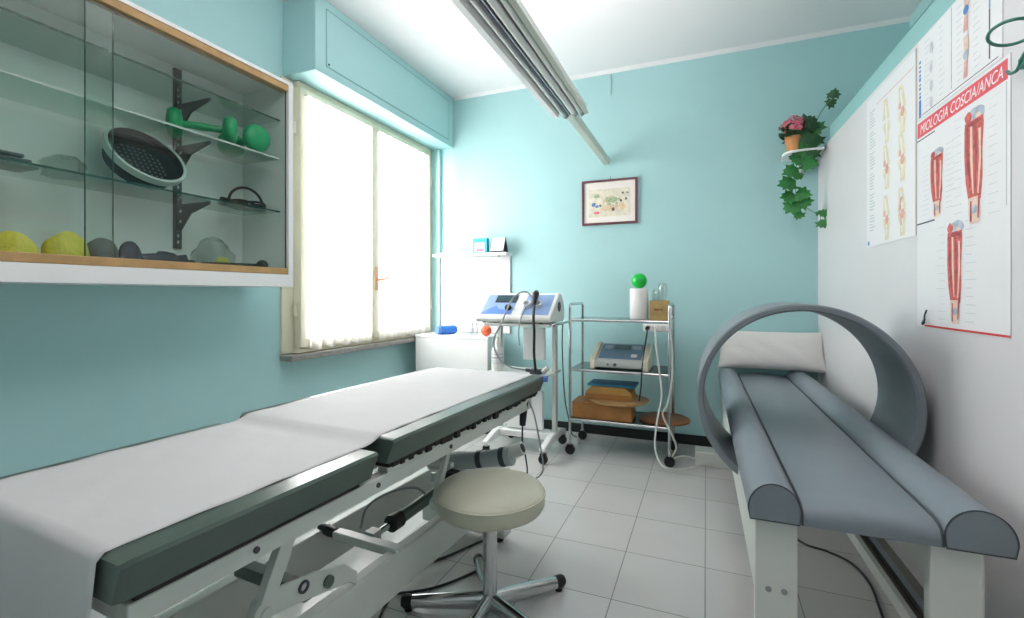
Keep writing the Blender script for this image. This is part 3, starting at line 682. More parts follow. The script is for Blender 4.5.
for xc, r_, y1 in ((-.740, .0135, 2.63), (-.683, .0165, 2.615), (-.646, .011, 2.63)):
    t0 = MB().cyl((xc, YN2 + .03, 2.163), (xc, y1 - .035, 2.163), r_, 16).build('tube', M_tube, lb)
    MB().cyl((xc, y1 - .035, 2.163), (xc, y1, 2.163), r_ + .0015, 16).build('end_cap', M_gcable, t0)
for y in (.3, 1.6):
    m = MB()
    m.cyl((-.752, y, 2.262), (-.752, y, ZC), .004, 8); m.build('suspension_rod', M_barp, lb)

# ------------------------------------------------------------------ plants on the bracket shelf
ps_ = empty('bracket_shelf', (.60, YB, 2.09), 'small white bracket shelf holding the plants in the corner', 'shelf')
MB().prism([(.485, 3.74), (.495, 3.68), (.53, 3.645), (.60, 3.635), (.715, 3.635), (.715, YB - .001), (.50, YB - .001)], 'z', 2.095, 2.11).build('shelf_board', M_white, ps_, bev=.003)
MB().prism([(YB - .001, 1.98), (YB - .02, 1.98), (3.68, 2.0945), (YB - .001, 2.0945)], 'x', .60, .614).build('bracket', M_white, ps_)
def leaf(mb, p, d, nrm, L, m):
    d = Vector(d).normalized(); nrm = Vector(nrm).normalized(); s_ = d.cross(nrm).normalized(); nrm = s_.cross(d)
    sh_ = [(0, 0), (.10, .28), (-.02, .55), (.28, .46), (.42, .66), (.55, .36), (.78, .34), (.76, .16), (1.0, 0)]
    p = Vector(p)
    R = [p + d * (a * L) + s_ * (b * L) + nrm * (-.18 * L * b - .10 * L * a * a) for a, b in sh_]
    Lf = [p + d * (a * L) - s_ * (b * L) + nrm * (-.18 * L * b - .10 * L * a * a) for a, b in sh_]
    mid = [p + d * (a * L) + nrm * (-.10 * L * a * a) for a in (.25, .5, .75)]
    i = mb.mi(m)
    for side in (R, Lf):
        v = [mb.bm.verts.new(q) for q in side]; c_ = mb.bm.verts.new(mid[1])
        for j in range(len(v) - 1):
            fc = mb.bm.faces.new((c_, v[j], v[j + 1])); fc.material_index = i
# flowering plant
fp = empty('flowering_plant', (.545, 3.69, 2.11), 'pink flowering plant in a small terracotta pot', 'plant')
pc = Vector((.545, 3.685, 2.1105))
MB().lathe([(0, 0), (.037, 0), (.050, .075), (.054, .075), (.054, .095), (.048, .095), (.046, .08), (0, .08)], pc, 28).build('pot', M_term, fp)
rnd = random.Random(3); fol = MB(); fl = MB()
for i in range(34):
    a = rnd.uniform(0, 2 * PI); el = rnd.uniform(-.1, 1.2); r = rnd.uniform(.02, .075)
    p = pc + Vector((-.01 + r * math.cos(a), r * math.sin(a), .09 + r * math.sin(el) * 1.1))
    leaf(fol, p, (math.cos(a), math.sin(a), .5), (-.2, -.6, .8), rnd.uniform(.035, .055), M_leafd)
for i in range(75):
    a = rnd.uniform(0, 2 * PI); z = rnd.uniform(-.3, 1); q = math.sqrt(max(0, 1 - z * z)); R_ = rnd.uniform(.055, .082)
    p = pc + Vector((-.008, -.02, .150)) + Vector((q * math.cos(a) * R_, q * math.sin(a) * R_, z * R_))
    n_ = Vector((q * math.cos(a), q * math.sin(a), z)); u_ = n_.orthogonal().normalized(); w_ = n_.cross(u_)
    for j in range(5):
        b_ = 2 * PI * j / 5; c1 = u_ * math.cos(b_) + w_ * math.sin(b_)
        c2 = u_ * math.cos(b_ - .5) + w_ * math.sin(b_ - .5); c3 = u_ * math.cos(b_ + .5) + w_ * math.sin(b_ + .5)
        fl.poly([p, p + c2 * .013 + n_ * .003, p + c1 * .019 + n_ * .005, p + c3 * .013 + n_ * .003], M_pink)
    fol.tube([pc + Vector((0, 0, .09)), p], .0012, 5, M_stem)
fol.build('foliage', None, fp, smooth=False); fl.build('blossoms', None, fp, smooth=False)
# ivy
iv = empty('ivy_plant', (.645, 3.76, 2.11), 'trailing green ivy hanging beside the pink flowers', 'plant')
MB().lathe([(0, 0), (.04, 0), (.052, .08), (.055, .08), (.055, .092), (.048, .092), (0, .07)], (.645, 3.765, 2.1105), 24).build('pot', M_leafd, iv)
lv = MB(); st = MB(); rnd = random.Random(11)
for i in range(24):      # bushy part over the pot
    a = rnd.uniform(0, 2 * PI); p = Vector((.635 + rnd.uniform(-.05, .04), 3.67 + rnd.uniform(-.04, .05), 2.12 + rnd.uniform(-.03, .17)))
    an = math.radians(rnd.uniform(85, 300)); d = Vector((math.cos(an), -.2, math.sin(an)))
    leaf(lv, p, d, (-.15 + rnd.uniform(-.3, .3), -1, .25 + rnd.uniform(-.3, .3)), rnd.uniform(.08, .115), M_leaf if rnd.random() < .6 else M_leafd)
    st.tube([(.645, 3.765, 2.19), p], .002, 5)
up = curve([(.655, 3.74, 2.2), (.69, 3.72, 2.32), (.735, 3.70, 2.40), (.765, 3.68, 2.43)]); st.tube(up, .003, 6)
for p, d in ((up[-1], (.25, -.2, 1)), (up[16], (.9, -.3, .4)), (up[8], (-.9, -.3, -.1))): leaf(lv, p, d, (-.3, -1, .3), .07, M_leafd)
tr_ = curve([(.63, 3.70, 2.14), (.60, 3.62, 2.08), (.57, 3.60, 2.00), (.55, 3.62, 1.90), (.555, 3.64, 1.78), (.58, 3.65, 1.70)]); st.tube(tr_, .0025, 6)
for j, d, L in ((14, (.8, -.2, -.3), .12), (13, (-.8, -.3, .1), .09), (18, (-.9, -.2, -.3), .12), (21, (.3, -.4, -.6), .06), (24, (-.9, -.2, -.2), .13), (30, (-.9, -.2, -.1), .11), (29, (.8, -.2, -.2), .11), (33, (-.6, -.2, -.7), .12), (34, (.9, -.2, .1), .11), (40, (-.4, -.2, -.9), .07)): leaf(lv, tr_[min(j, len(tr_) - 1)], d, (-.15, -1, .45), L * .92, M_leaf)
t2 = curve([tr_[33], (.62, 3.66, 1.72), (.67, 3.67, 1.685), (.695, 3.67, 1.67), (.70, 3.67, 1.63)]); st.tube(t2, .002, 6)
for j, d, L in ((26, (.5, -.3, .7), .06), (30, (.3, -.3, -.8), .07), (22, (-.5, -.3, .3), .03)): leaf(lv, t2[j], d, (-.3, -1, .3), L, M_leaf)
lv.build('foliage', None, iv, smooth=False); st.build('stem', M_stem, iv)

# ------------------------------------------------------------------ posters on the partition
def pmesh(): return MB()
def pbox(mb, s0, s1, z0, z1, o0, o1, m=None): mb.box(s0, s1, z0, z1, o0, o1, m, PT)
def ppoly(mb, pts, o, m): mb.poly([PT @ Vector((a, b, o)) for a, b in pts], m)
def sheet(name, s0, s1, z0, z1, lab, o0=.0005, th=.0015, cat='poster'):
    root = empty(name, PW((s0 + s1) / 2, z0, .001), lab, cat)
    m = MB(); pbox(m, s0, s1, z0, z1, o0, o0 + th, M_posterp); m.build('sheet', None, root, smooth=False)
    return root
rnd = random.Random(5)
OFS = [0]
def nexto():
    OFS[0] += 1; return .0022 + OFS[0] * .00002
def blobp(mb, cs, cz, rs, rz, m, jag=.12, n=16):
    o = nexto()
    ppoly(mb, [(cs + rs * (1 + jag * rnd.uniform(-1, 1)) * math.cos(a), cz + rz * (1 + jag * rnd.uniform(-1, 1)) * math.sin(a)) for a in [2 * PI * i / n for i in range(n)]], o, m)
def strip(mb, pts, m):   # pts: (s_centre, z, halfwidth)
    o = nexto(); ppoly(mb, [(a - w_, z) for a, z, w_ in pts] + [(a + w_, z) for a, z, w_ in reversed(pts)], o, m)
# joints chart
p1 = sheet('joint_poster', .985, 1.545, 1.382, 2.118, 'poster of pale yellow joint drawings, farthest along the partition')
m = MB(); pbox(m, 1.539, 1.546, 1.38, 2.119, .0018, .0026, M_posteredge); pbox(m, 1.12, 1.525, 2.055, 2.058, .002, .0024, M_pmuscle); m.build('border', None, p1, smooth=False)
for n_, (cs, cz) in enumerate(((1.24, 1.94), (1.41, 1.93), (1.24, 1.73), (1.41, 1.73), (1.24, 1.50), (1.41, 1.50))):
    a = MB()
    strip(a, [(cs - .01, cz + .10, .022), (cs, cz + .04, .03), (cs, cz + .015, .042), (cs, cz - .005, .036), (cs + .005, cz - .03, .04), (cs + .01, cz - .06, .025), (cs + .01, cz - .105, .022)], M_pbone)
    strip(a, [(cs - .012, cz + .085, .006), (cs + .004, cz + .02, .010), (cs + .004, cz - .05, .006), (cs, cz - .09, .003)], M_posterp)
    strip(a, [(cs - .03, cz + .006, .0), (cs, cz, .036), (cs + .002, cz - .006, .036)], M_posterp)
    if n_ != 0: blobp(a, cs + .008, cz - .012, .02, .022, M_pmuscle); blobp(a, cs - .016, cz + .018, .012, .016, M_pmuscle)
    if n_ == 5: strip(a, [(cs, cz + .06, .012), (cs - .025, cz + .01, .004), (cs, cz - .06, .006)], M_pmuscle)
    a.build('illustration', None, p1, smooth=False)
m = MB()
for i in range(42):
    if i % 7 != 6: pbox(m, 1.03, 1.03 + rnd.uniform(.04, .075), 1.46 + i * .0145, 1.464 + i * .0145, .0021, .0023, M_inkline)
m.build('caption', None, p1, smooth=False)
m = MB(); pbox(m, 1.0, 1.025, 1.392, 1.412, .0021, .0024, M_dblue); m.build('corner_mark', None, p1, smooth=False)

# thigh and hip chart
p2 = sheet('muscle_poster', 1.557, 2.137, 1.025, 1.822, 'poster of red leg muscles under a red title band', .0008)
m = MB(); pbox(m, 1.56, 2.125, 1.755, 1.813, .0023, .0027, M_red); m.build('title_band', None, p2, smooth=False)
me = text_mesh('MIOLOGIA COSCIA/ANCA', .052, .25)
xs = [v.co.x for v in me.vertices]; kx = .52 / (max(xs) - min(xs)); x0 = min(xs)
for v in me.vertices:
    q = v.co.copy(); v.co = PT @ Vector((1.585 + (q.x - x0) * kx, 1.766 + q.y, .0031 + q.z * .5))
me.materials.append(M_letter); o = bpy.data.objects.new('title_lettering', me); COL.objects.link(o); attach(o, p2)
for q in ((1.62, 2.137, 1.027, 1.034, M_redline), (1.557, 1.70, 1.742, 1.7465, M_inkdark), (1.557, 1.70, 1.418, 1.4235, M_inkdark), (2.118, 2.121, 1.40, 1.75, M_inkline)):
    m = MB(); pbox(m, *q[:4], .0023, .0027, q[4]); m.build('rule', None, p2, smooth=False)
def legart(mb, cs, zt, zb, w_):
    H_ = zt - zb
    Z = lambda t: zt - H_ * t
    blobp(mb, cs + w_ * .15, Z(.07), w_ * .62, H_ * .075, M_bluish); blobp(mb, cs - w_ * .4, Z(.06), w_ * .25, H_ * .05, M_muscle); blobp(mb, cs + w_ * .3, Z(.09), w_ * .2, H_ * .03, M_tendon)
    strip(mb, [(cs, Z(.10), w_ * .62), (cs, Z(.16), w_ * .66), (cs - .004, Z(.4), w_ * .62), (cs, Z(.62), w_ * .58), (cs + .004, Z(.80), w_ * .42)], M_muscle)
    strip(mb, [(cs - w_ * .45, Z(.14), w_ * .08), (cs - w_ * .42, Z(.4), w_ * .10), (cs - w_ * .25, Z(.68), w_ * .05)], M_muscled)
    strip(mb, [(cs + w_ * .1, Z(.16), w_ * .1), (cs + w_ * .15, Z(.4), w_ * .07), (cs + w_ * .1, Z(.7), w_ * .05)], M_muscled)
    strip(mb, [(cs - w_ * .18, Z(.15), w_ * .07), (cs - w_ * .16, Z(.45), w_ * .09), (cs - w_ * .05, Z(.74), w_ * .04)], M_tendon)
    strip(mb, [(cs + w_ * .40, Z(.2), w_ * .08), (cs + w_ * .42, Z(.45), w_ * .07), (cs + w_ * .28, Z(.75), w_ * .05)], M_tendon)
    blobp(mb, cs + w_ * .05, Z(.13), w_ * .5, H_ * .02, M_muscled)
    strip(mb, [(cs, Z(.77), w_ * .42), (cs + .002, Z(.84), w_ * .38), (cs + .004, Z(.92), w_ * .42), (cs + .004, Z(1.0), w_ * .30)], M_tendon)
    blobp(mb, cs + w_ * .05, Z(.88), w_ * .2, H_ * .04, M_bluish); strip(mb, [(cs - w_ * .2, Z(.8), w_ * .05), (cs - w_ * .2, Z(.98), w_ * .07)], M_muscled)
    strip(mb, [(cs + w_ * .42, Z(.70), w_ * .04), (cs + w_ * .35, Z(.80), w_ * .07), (cs + w_ * .3, Z(.96), w_ * .05)], M_muscled)
for q in ((1.955, 1.735, 1.372, .082), (1.715, 1.675, 1.430, .070), (1.84, 1.395, 1.05, .072)):
    a = MB(); legart(a, *q); a.build('illustration', None, p2, smooth=False)
m = MB()
for cs, zt, zb, w_ in ((1.955, 1.73, 1.39, .075), (1.715, 1.67, 1.45, .062), (1.84, 1.385, 1.06, .066)):
    for i in range(13):
        z = zt - (zt - zb) * i / 12
        for sg in (-1, 1):
            l = rnd.uniform(.035, .065); s0 = cs + sg * w_; s1_ = s0 + sg * l
            pbox(m, min(s0, s1_), max(s0, s1_), z, z + .0016, .0021, .0023, M_inkline)
m.build('callout', None, p2, smooth=False)
# upper chart
p3 = sheet('limb_poster', 1.565, 2.10, 1.826, 2.132, 'poster with blue side lettering above the red titled poster', .0006)
for cs, zt, zb, w_ in ((1.91, 2.125, 2.00, .026), (1.91, 1.985, 1.85, .026)):
    H_ = zt - zb; a = MB()
    strip(a, [(cs, zt, w_ * .5), (cs + .004, zt - H_ * .3, w_ * .6), (cs, zt - H_ * .6, w_ * .35), (cs - .004, zb, w_ * .45)], M_tendon)
    blobp(a, cs, zt - H_ * .45, w_ * .6, H_ * .12, M_inkblue if zt > 2.05 else M_bluish); strip(a, [(cs, zt - H_ * .6, w_ * .3), (cs - .003, zb, w_ * .5)], M_pmuscle)
    a.build('illustration', None, p3, smooth=False)
for cz in (2.06, 1.99, 1.92, 1.86):
    a = MB(); blobp(a, 1.675, cz, .012, .022, mat('pale_sketch', '#c9ccd0', .6, noise=.12, nscale=60)); a.build('illustration', None, p3, smooth=False)
m = MB(); pbox(m, 1.572, 1.590, 1.832, 1.90, .0022, .0026, M_inkblue)
for i in range(9): pbox(m, 1.574, 1.588, 1.905 + i * .017, 1.905 + i * .017 + rnd.uniform(.006, .014), .0022, .0026, M_inkblue)
m.build('side_lettering', None, p3, smooth=False)
for q in ((1.815, 1.819, 1.85, 2.13, M_bluish), (2.035, 2.041, 1.85, 2.0, M_inkdark), (2.035, 2.041, 2.001, 2.13, M_inkblue), (1.60, 2.08, 1.836, 1.8385, M_inkdark)):
    m = MB(); pbox(m, *q[:4], .0022, .0026, q[4]); m.build('rule', None, p3, smooth=False)
m = MB()
for i in range(12):
    for s0 in (1.62, 1.73, 1.85, 1.95): pbox(m, s0, s0 + rnd.uniform(.02, .045), 1.86 + i * .022, 1.8615 + i * .022, .0021, .0023, M_inkline)
m.build('caption', None, p3, smooth=False)
# small wire hook by the poster
root = MB(); 
hk = [(1.617, 1.045, .004), (1.633, 1.043, .012), (1.64, 1.04, .018), (1.652, 1.036, .02), (1.657, 1.046, .018), (1.652, 1.056, .014), (1.642, 1.05, .012), (1.64, 1.07, .01), (1.64, 1.09, .004)]
root.tube(curve([PT @ Vector(q) for q in hk], 4), .0028, 8, M_cable); root.cyl(PT @ Vector((1.617, 1.045, 0)), PT @ Vector((1.617, 1.045, .006)), .008, 12, M_cable)
tag(root.build('wire_hook', None), 'small black wire hook on the partition under the leg poster', 'hook')
# green hoop
hp = empty('hoop_holder', PW(2.20, 1.76, .02), 'green metal hoop on a rod hooked to the partition', 'hoop')
hc = PT @ Vector((2.245, 1.832, .052)); tilt = Matrix.Rotation(math.radians(16), 3, 'Y') @ Matrix.Rotation(math.radians(-10), 3, 'X')
m = MB(); m.tube([hc + tilt @ Vector((.044 * math.cos(t_), .052 * math.sin(t_), 0)) for t_ in [2 * PI * i / 40 for i in range(40)]], .0042, 10, None, closed=True); m.build('ring', M_hoop, hp)
pa = hc + tilt @ Vector((.044, 0, 0)); pb_ = PT @ Vector((2.222, 1.762, .022))
m = MB(); m.tube([pa, pa + Vector((.001, 0, -.014)), pb_], [.005, .0065, .0065], 10); m.build('rod', M_hoop, hp)
m = MB(); m.tube(curve([pb_, PT @ Vector((2.20, 1.748, .02)), PT @ Vector((2.17, 1.752, .018)), PT @ Vector((2.15, 1.766, .016))], 5), .0045, 8); m.build('hook', M_hoop, hp)
m = MB(); pbox(m, 2.205, 2.24, 1.745, 1.775, .0005, .022); m.build('clamp', M_hoop, hp, bev=.004)

# ------------------------------------------------------------------ treatment table
TA = math.radians(-3.2); TP = Vector((-.80, .95, 0))
TT = Matrix.Translation(TP) @ Matrix.Rotation(TA, 4, 'Z')
tb = empty('treatment_table', (TP.x, TP.y, 0), 'long two section treatment table covered with white paper', 'treatment table', rz=TA)
WM[tb.name] = Matrix.Identity(4)     # parts below are built in the table's own frame
TW = .665
def cushion(y0, y1, zt, name):
    zb = zt - .074; c_ = .018
    pr = [(-TW + .03, zb), (-TW + .002, zt - .008), (-TW + .008, zt - .001), (-.006, zt - .001), (-.001, zt - .008), (-.026, zb)]
    def R(y, k): 
        return [Vector((x + (-.008 if x > -.3 else .008) * k, y, z if k == 0 else (z - .006 if z > zt - .03 else z))) for x, z in pr]
    m = MB(); m.loft([R(y0, 1), R(y0 + .012, 0), R(y1 - .012, 0), R(y1, 1)])
    o = m.build(name, M_vinyl, tb, ang=40)
    return o
cn = cushion(-.50, .085, .736, 'near_cushion'); cf = cushion(.145, 1.285, .750, 'far_cushion')
cn.name = 'cushion'; cf.name = 'cushion'
MB().box(-TW + .05, -.05, -.46, .06, .640, .660).build('cushion_board', M_black, tb, bev=.002)
b = MB(); rnd = random.Random(9); b.box(-TW + .05, -.045, .17, 1.28, .655, .676)
for i in range(26):
    y = .18 + i * .042; b.box(-.06, -.034 - rnd.uniform(0, .010), y, y + rnd.uniform(.018, .041), .657 - rnd.uniform(0, .016), .676)
b.build('cushion_board', M_black, tb)
# paper sheet: over both sections, draped over the near end
g = []; rnd = random.Random(2)
def pz(y):
    if y < .075: return .7375
    if y > .155: return .7515
    t = (y - .075) / .08; return 0.7375 + .014 * t - .006 * math.sin(PI * t)
ys = [-.516 , -.513, -.506] + [-.495 + i * (1.768 / 90) for i in range(91)]
for j, y in enumerate(ys):
    row = []
    for i in range(31):
        q = i / 30; x = -TW + .034 + q * (TW - .034 - .064) + .0012 * math.sin(y * 7 + q)
        wv = .0008 * math.sin(x * 23 + y * 9) + .0008 * math.sin(y * 31 - x * 14) + .0008 * math.sin(x * 51 + y * 43)
        wv = max(wv, -.0004)
        z = pz(y) + wv - .0012
        if j < 3: z = (.46, .60, .725)[j] 
        yy = y + (.006 * math.sin(x * 17) if j < 2 else 0)
        row.append(Vector((x, yy, z)))
    g.append(row)
pp = MB(); pp.loft(g, M_paper, caps=False, closed=False)
po = pp.build('couch_paper', None, None, ang=180)
po.matrix_world = TT; po.modifiers.new('sol', 'SOLIDIFY').thickness = .0006
tag(po, 'white paper sheet spread over the treatment table', 'paper sheet')
# upper frame
fr = MB()
for x0, x1 in ((-.085, -.05), (-TW + .05, -TW + .085)): fr.box(x0, x1, -.47, 1.22, .598, .6395)
for y0, y1 in ((-.47, -.43), (.10, .14), (1.18, 1.22)): fr.box(-TW + .085, -.085, y0, y1, .602, .638)
fr.build('upper_frame', M_wmetal, tb, bev=.003)
for x0, x1 in ((-.085, -.05), (-TW + .05, -TW + .085)): MB().box(x0, x1, .17, 1.22, .6396, .656).build('spacer_rail', M_wmetal, tb)
for y in (-.24, .13, .5): MB().cyl((-.05, y, .62), (-.046, y, .62), .007, 12).build('bolt', M_inkdark, tb)
# inner bars
m = MB(); m.box(-.40, -.37, .0, .72, .50, .52).box(-.40, -.37, .68, .72, .40, .50); m.build('inner_bar', M_gplastic, tb, bev=.002)
# base rails
m = MB()
for x0, x1 in ((-.185, -.145), (-TW + .145, -TW + .185)): m.box(x0, x1, -.62, 1.18, .175, .31)
m.box(-TW + .185, -.185, -.60, -.54, .19, .30).box(-TW + .185, -.185, 1.08, 1.14, .19, .30)
m.build('base_frame', M_wmetal, tb, bev=.006)
for y in (-.57, 1.08):
    m = MB(); m.box(-TW + .10, -.11, y - .04, y + .04, .03, .175); m.build('base_foot', M_wmetal, tb, bev=.006)
    for x in (-TW + .15, -.16): MB().cyl((x, y, 0), (x, y, .03), .025, 16).build('rubber_foot', M_black, tb)
# lifting linkage (right and left side)
for xs, k in ((-.13, 1),):
    m = MB(); 
    def bar2(y0, z0, y1, z1, w_, x0, x1):
        d = Vector((0, y1 - y0, z1 - z0)).normalized(); n_ = Vector((0, -d.z, d.y)) * w_
        q = [Vector((0, y0, z0)) + n_, Vector((0, y0, z0)) - n_, Vector((0, y1, z1)) - n_, Vector((0, y1, z1)) + n_]
        m.loft([[p + Vector((x0, 0, 0)) for p in q], [p + Vector((x1, 0, 0)) for p in q]])
    bar2(-.168, .425, -.08, .61, .019, xs - .012, xs + .012)
    m.cyl((xs - .014, -.168, .425), (xs + .014, -.168, .425), .027, 20)
    m.build('lift_arm', M_wmetal, tb, bev=.002)
    m = MB(); m.prism([(-.198, .408), (-.178, .452), (-.13, .450), (0, .425), (.10, .392), (.15, .348), (.15, .308), (.12, .33), (.02, .355), (-.09, .380), (-.175, .392)], 'x', xs - .022, xs - .014); m.build('lift_plate', M_wmetal, tb, bev=.003)
    m = MB(); m.cyl((xs + .014, -.168, .425), (xs + .022, -.168, .425), .014, 16, M_gplastic); m.build('pivot_bolt', None, tb)
    m = MB(); m.lathe([(.010, 0), (.016, 0), (.016, .004), (.010, .004), (.010, 0)], (xs - .013, -.04, .408), 20, M_inkdark, Matrix.Rotation(PI / 2, 4, 'Y')); m.build('eyelet', None, tb)
    m = MB(); m.cyl((xs - .014, .04, .378), (xs - .006, .04, .378), .016, 18, M_vinyl); m.build('pivot_bolt', None, tb)
    m = MB(); bar2(.52, .40, .625, .61, .012, xs - .01, xs + .01); m.cyl((xs - .012, .52, .40), (xs + .012, .52, .40), .02, 16); m.build('lift_arm', M_wmetal, tb, bev=.002)
m = MB(); m.box(-.43, -.146, .33, .37, .29, .318); m.build('cross_bar', M_wmetal, tb, bev=.004)
m = MB(); m.box(-.43, -.152, -.03, .01, .355, .39); m.build('cross_bar', M_vinyl, tb, bev=.004)
m = MB(); m.box(-.43, -.155, .66, .69, .47, .49); m.build('cross_bar', M_gplastic, tb, bev=.004)
m = MB(); m.tube([(-.51, .35, .31), (-.47, .35, .308), (-.43, .35, .304)], [.012, .02, .017], 12); m.build('rubber_tip', M_black, tb)
# actuator
m = MB(); m.cyl((-.30, .88, .315), (-.30, .52, .305), .024, 20); m.build('actuator_body', M_vinyl, tb)
m = MB(); m.cyl((-.30, .535, .305), (-.30, .485, .305), .031, 20); m.build('actuator_collar', M_black, tb)
m = MB(); m.cyl((-.30, .485, .305), (-.30, .40, .303), .012, 14, M_chrome).box(-.32, -.28, .37, .41, .285, .325, M_gplastic); m.build('actuator_rod', None, tb)
m = MB(); m.tube(curve([(-.30, .70, .335), (-.33, .67, .365), (-.39, .60, .365), (-.44, .52, .33), (-.44, .48, .26)]), .005, 8); m.build('actuator_cable', M_gcable, tb)
m = MB(); m.box(-.325, -.275, .87, .93, .28, .36); m.build('actuator_motor', M_black, tb, bev=.006)
# padded roll stowed across the far end of the frame
T90 = Matrix.Rotation(PI / 2, 4, 'Y') 
m = MB(); pts = [(-.46, .96, .36), (-.36, .97, .375), (-.25, .98, .392), (-.15, .99, .41), (-.05, 1.0, .435)]
m.tube(pts, [.036, .041, .039, .038, .042], 20); ro = m.build('padded_roll', mat('pale_grey_vinyl', '#aeb9b8', .45, noise=.04, bump=.15, bscale=30), tb, ang=50)
for q, r_ in (((-.20, .985, .400), .0415), ((-.09, .996, .425), .043)):
    q = Vector(q); d = Vector((.1, .01, .025)).normalized()
    MB().cyl(q - d * .012, q + d * .012, r_, 20).build('strap', M_pipe, ro)
m = MB(); d = Vector((.1, .01, .025)).normalized(); q = Vector((-.05, 1.0, .45)); m.cyl(q, q + d * .05 + Vector((0, 0, .012)), .03, 18, M_gplastic); m.cyl(q + d * .05 + Vector((0, 0, .012)), q + d * .052 + Vector((0, 0, .0125)), .02, 18, M_black); m.build('roll_end', None, ro)
m = MB(); m.box(-.45, -.43, .95, .97, .27, .31).box(-.20, -.165, .98, .995, .29, .36); m.build('roll_support', M_wmetal, tb)
# blue knob at the far corner
m = MB(); m.cyl((-.016, 1.268, .735), (.012, 1.270, .735), .015, 18); tag(m.build('knob', M_dblue, tb), 'blue knob')
# hand control hanging from the frame
hc_ = empty('hand_control', (-.80, 2.13, .60), 'black wired hand control hanging at the far end of the treatment table', 'hand control')
m = MB(); m.tube([(-.80, 2.12, .655), (-.802, 2.12, .63), (-.806, 2.12, .58), (-.81, 2.12, .525)], [.012, .02, .018, .015], 12); m.build('grip', M_black, hc_)
m = MB(); m.tube(curve([(-.80, 2.12, .655), (-.795, 2.11, .672), (-.815, 2.11, .672), (-.83, 2.115, .65)], 5), .006, 8); m.build('hook', M_cable, hc_)
m = MB(); m.tube(curve([(-.81, 2.12, .525), (-.81, 2.12, .45), (-.80, 2.14, .36), (-.80, 2.15, .28), (-.86, 2.17, .25)]), .004, 8); m.build('cord', M_cable, hc_)
m = MB(); m.tube(curve([(-.79, 2.13, .65), (-.76, 2.14, .58), (-.735, 2.15, .45), (-.72, 2.16, .33), (-.745, 2.18, .27), (-.80, 2.18, .25), (-.87, 2.17, .26)]), .004, 8); m.build('cord', M_gcable, hc_)

# ------------------------------------------------------------------ stool
SX, SY = -.715, 1.545
stl = empty('stool', (SX, SY, 0), 'round cream padded stool on a chrome pedestal', 'stool')
DZ, KS = .045, .965
MB().lathe([(r * KS, z + DZ) for r, z in [(0, .345), (.175, .345), (.195, .35), (.203, .362), (.203, .398), (.200, .408), (.196, .412), (.192, .414), (.186, .420), (.165, .427), (.12, .431), (.06, .4335), (0, .434)]], (SX, SY, 0), 64).build('seat', M_stool, stl, ang=60)
MB().tube([(SX + .2035 * KS * math.cos(t_), SY + .2035 * KS * math.sin(t_), .404 + DZ) for t_ in [2 * PI * i / 64 for i in range(64)]], .0035, 8, None, closed=True).build('piping', M_stool, stl)
MB().lathe([(0, .325 + DZ), (.05, .325 + DZ), (.10, .338 + DZ), (.16, .3445 + DZ), (0, .3445 + DZ)], (SX, SY, 0), 32).build('seat_plate', M_black, stl)
MB().cyl((SX, SY, .035), (SX, SY, .325 + DZ), .0255, 28).build('column', M_chrome, stl)
for ang in (52, 124, 196, 268, 340):
    a = math.radians(ang); d = Vector((math.cos(a), math.sin(a), 0)); p = Vector((SX, SY, 0)); sd = Vector((-d.y, d.x, 0))
    def sec(t_, w_, h_, zc): 
        c_ = p + d * t_ + Vector((0, 0, zc)); return [c_ + sd * (w_ * math.cos(u_)) + Vector((0, 0, h_ * math.sin(u_))) for u_ in [2 * PI * i / 14 for i in range(14)]]
    lg = MB().loft([sec(.015, .021, .034, .056), sec(.10, .021, .031, .049), sec(.29, .020, .024, .033)]).build('leg', M_chrome, stl, ang=60)
    MB().loft([sec(.285, .0215, .0255, .033), sec(.312, .0215, .0255, .032), sec(.325, .015, .018, .032)]).build('end_cap', M_black, lg, ang=60)
    MB().cyl(p + d * .30, p + d * .30 + Vector((0, 0, .010)), .014, 14).build('glide', M_black, lg)
# cables on the floor
def floor_cable(pts, lab, r=.005, m=M_cable):
    tag(MB().tube(curve([(x, y, r) for x, y in pts]), r, 8).build('floor_cable', m), lab, 'cable')
floor_cable([(-1.25, 1.55), (-1.13, 1.702), (-1.052, 1.808), (-.975, 1.965), (-.935, 2.03)], 'black cable on the floor passing behind the stool, the farther one')
floor_cable([(-1.20, 1.44), (-1.123, 1.50), (-1.02, 1.57), (-.953, 1.64), (-.89, 1.745), (-.868, 1.80)], 'black cable on the floor ending behind the stool leg, the nearer one')
floor_cable([(-1.19, 1.42), (-1.11, 1.48), (-1.085, 1.42), (-1.06, 1.36), (-1.0, 1.2)], 'short black cable curving off towards the table base')
floor_cable([(.20, 3.05), (.30, 2.80), (.403, 2.546), (.50, 2.49), (.572, 2.42), (.60, 2.28), (.585, 2.10), (.56, 1.9)], 'black cable curving across the floor beneath the therapy bed')

# ------------------------------------------------------------------ magnetic therapy bed
bd = empty('therapy_bed', (.12, 1.475, 0), 'blue-grey padded therapy bed with side bolsters on white legs', 'bed')
BY0, BY1 = 1.475, 3.80; ZB = .527
def ysec(pr, y, k=0): return [Vector((x, y, z)) for x, z in pr]
m = MB(); sx0, sx1 = .238, .542
pr = [(sx0, ZB), (sx0, .575)] + [(sx0 + (sx1 - sx0) * i / 12, .578 + .010 * math.sin(PI * i / 12)) for i in range(13)] + [(sx1, .575), (sx1, ZB)]
def shr(pr, dz): return [(x, (z - dz if z > ZB + .01 else z)) for x, z in pr]
m.loft([ysec(shr(pr, .034), BY0 + .002), ysec(shr(pr, .018), BY0 + .008), ysec(shr(pr, .007), BY0 + .025), ysec(shr(pr, .002), BY0 + .05), ysec(pr, BY0 + .08), ysec(pr, BY1)])
m.build('seat_pad', M_bed, bd, ang=60)
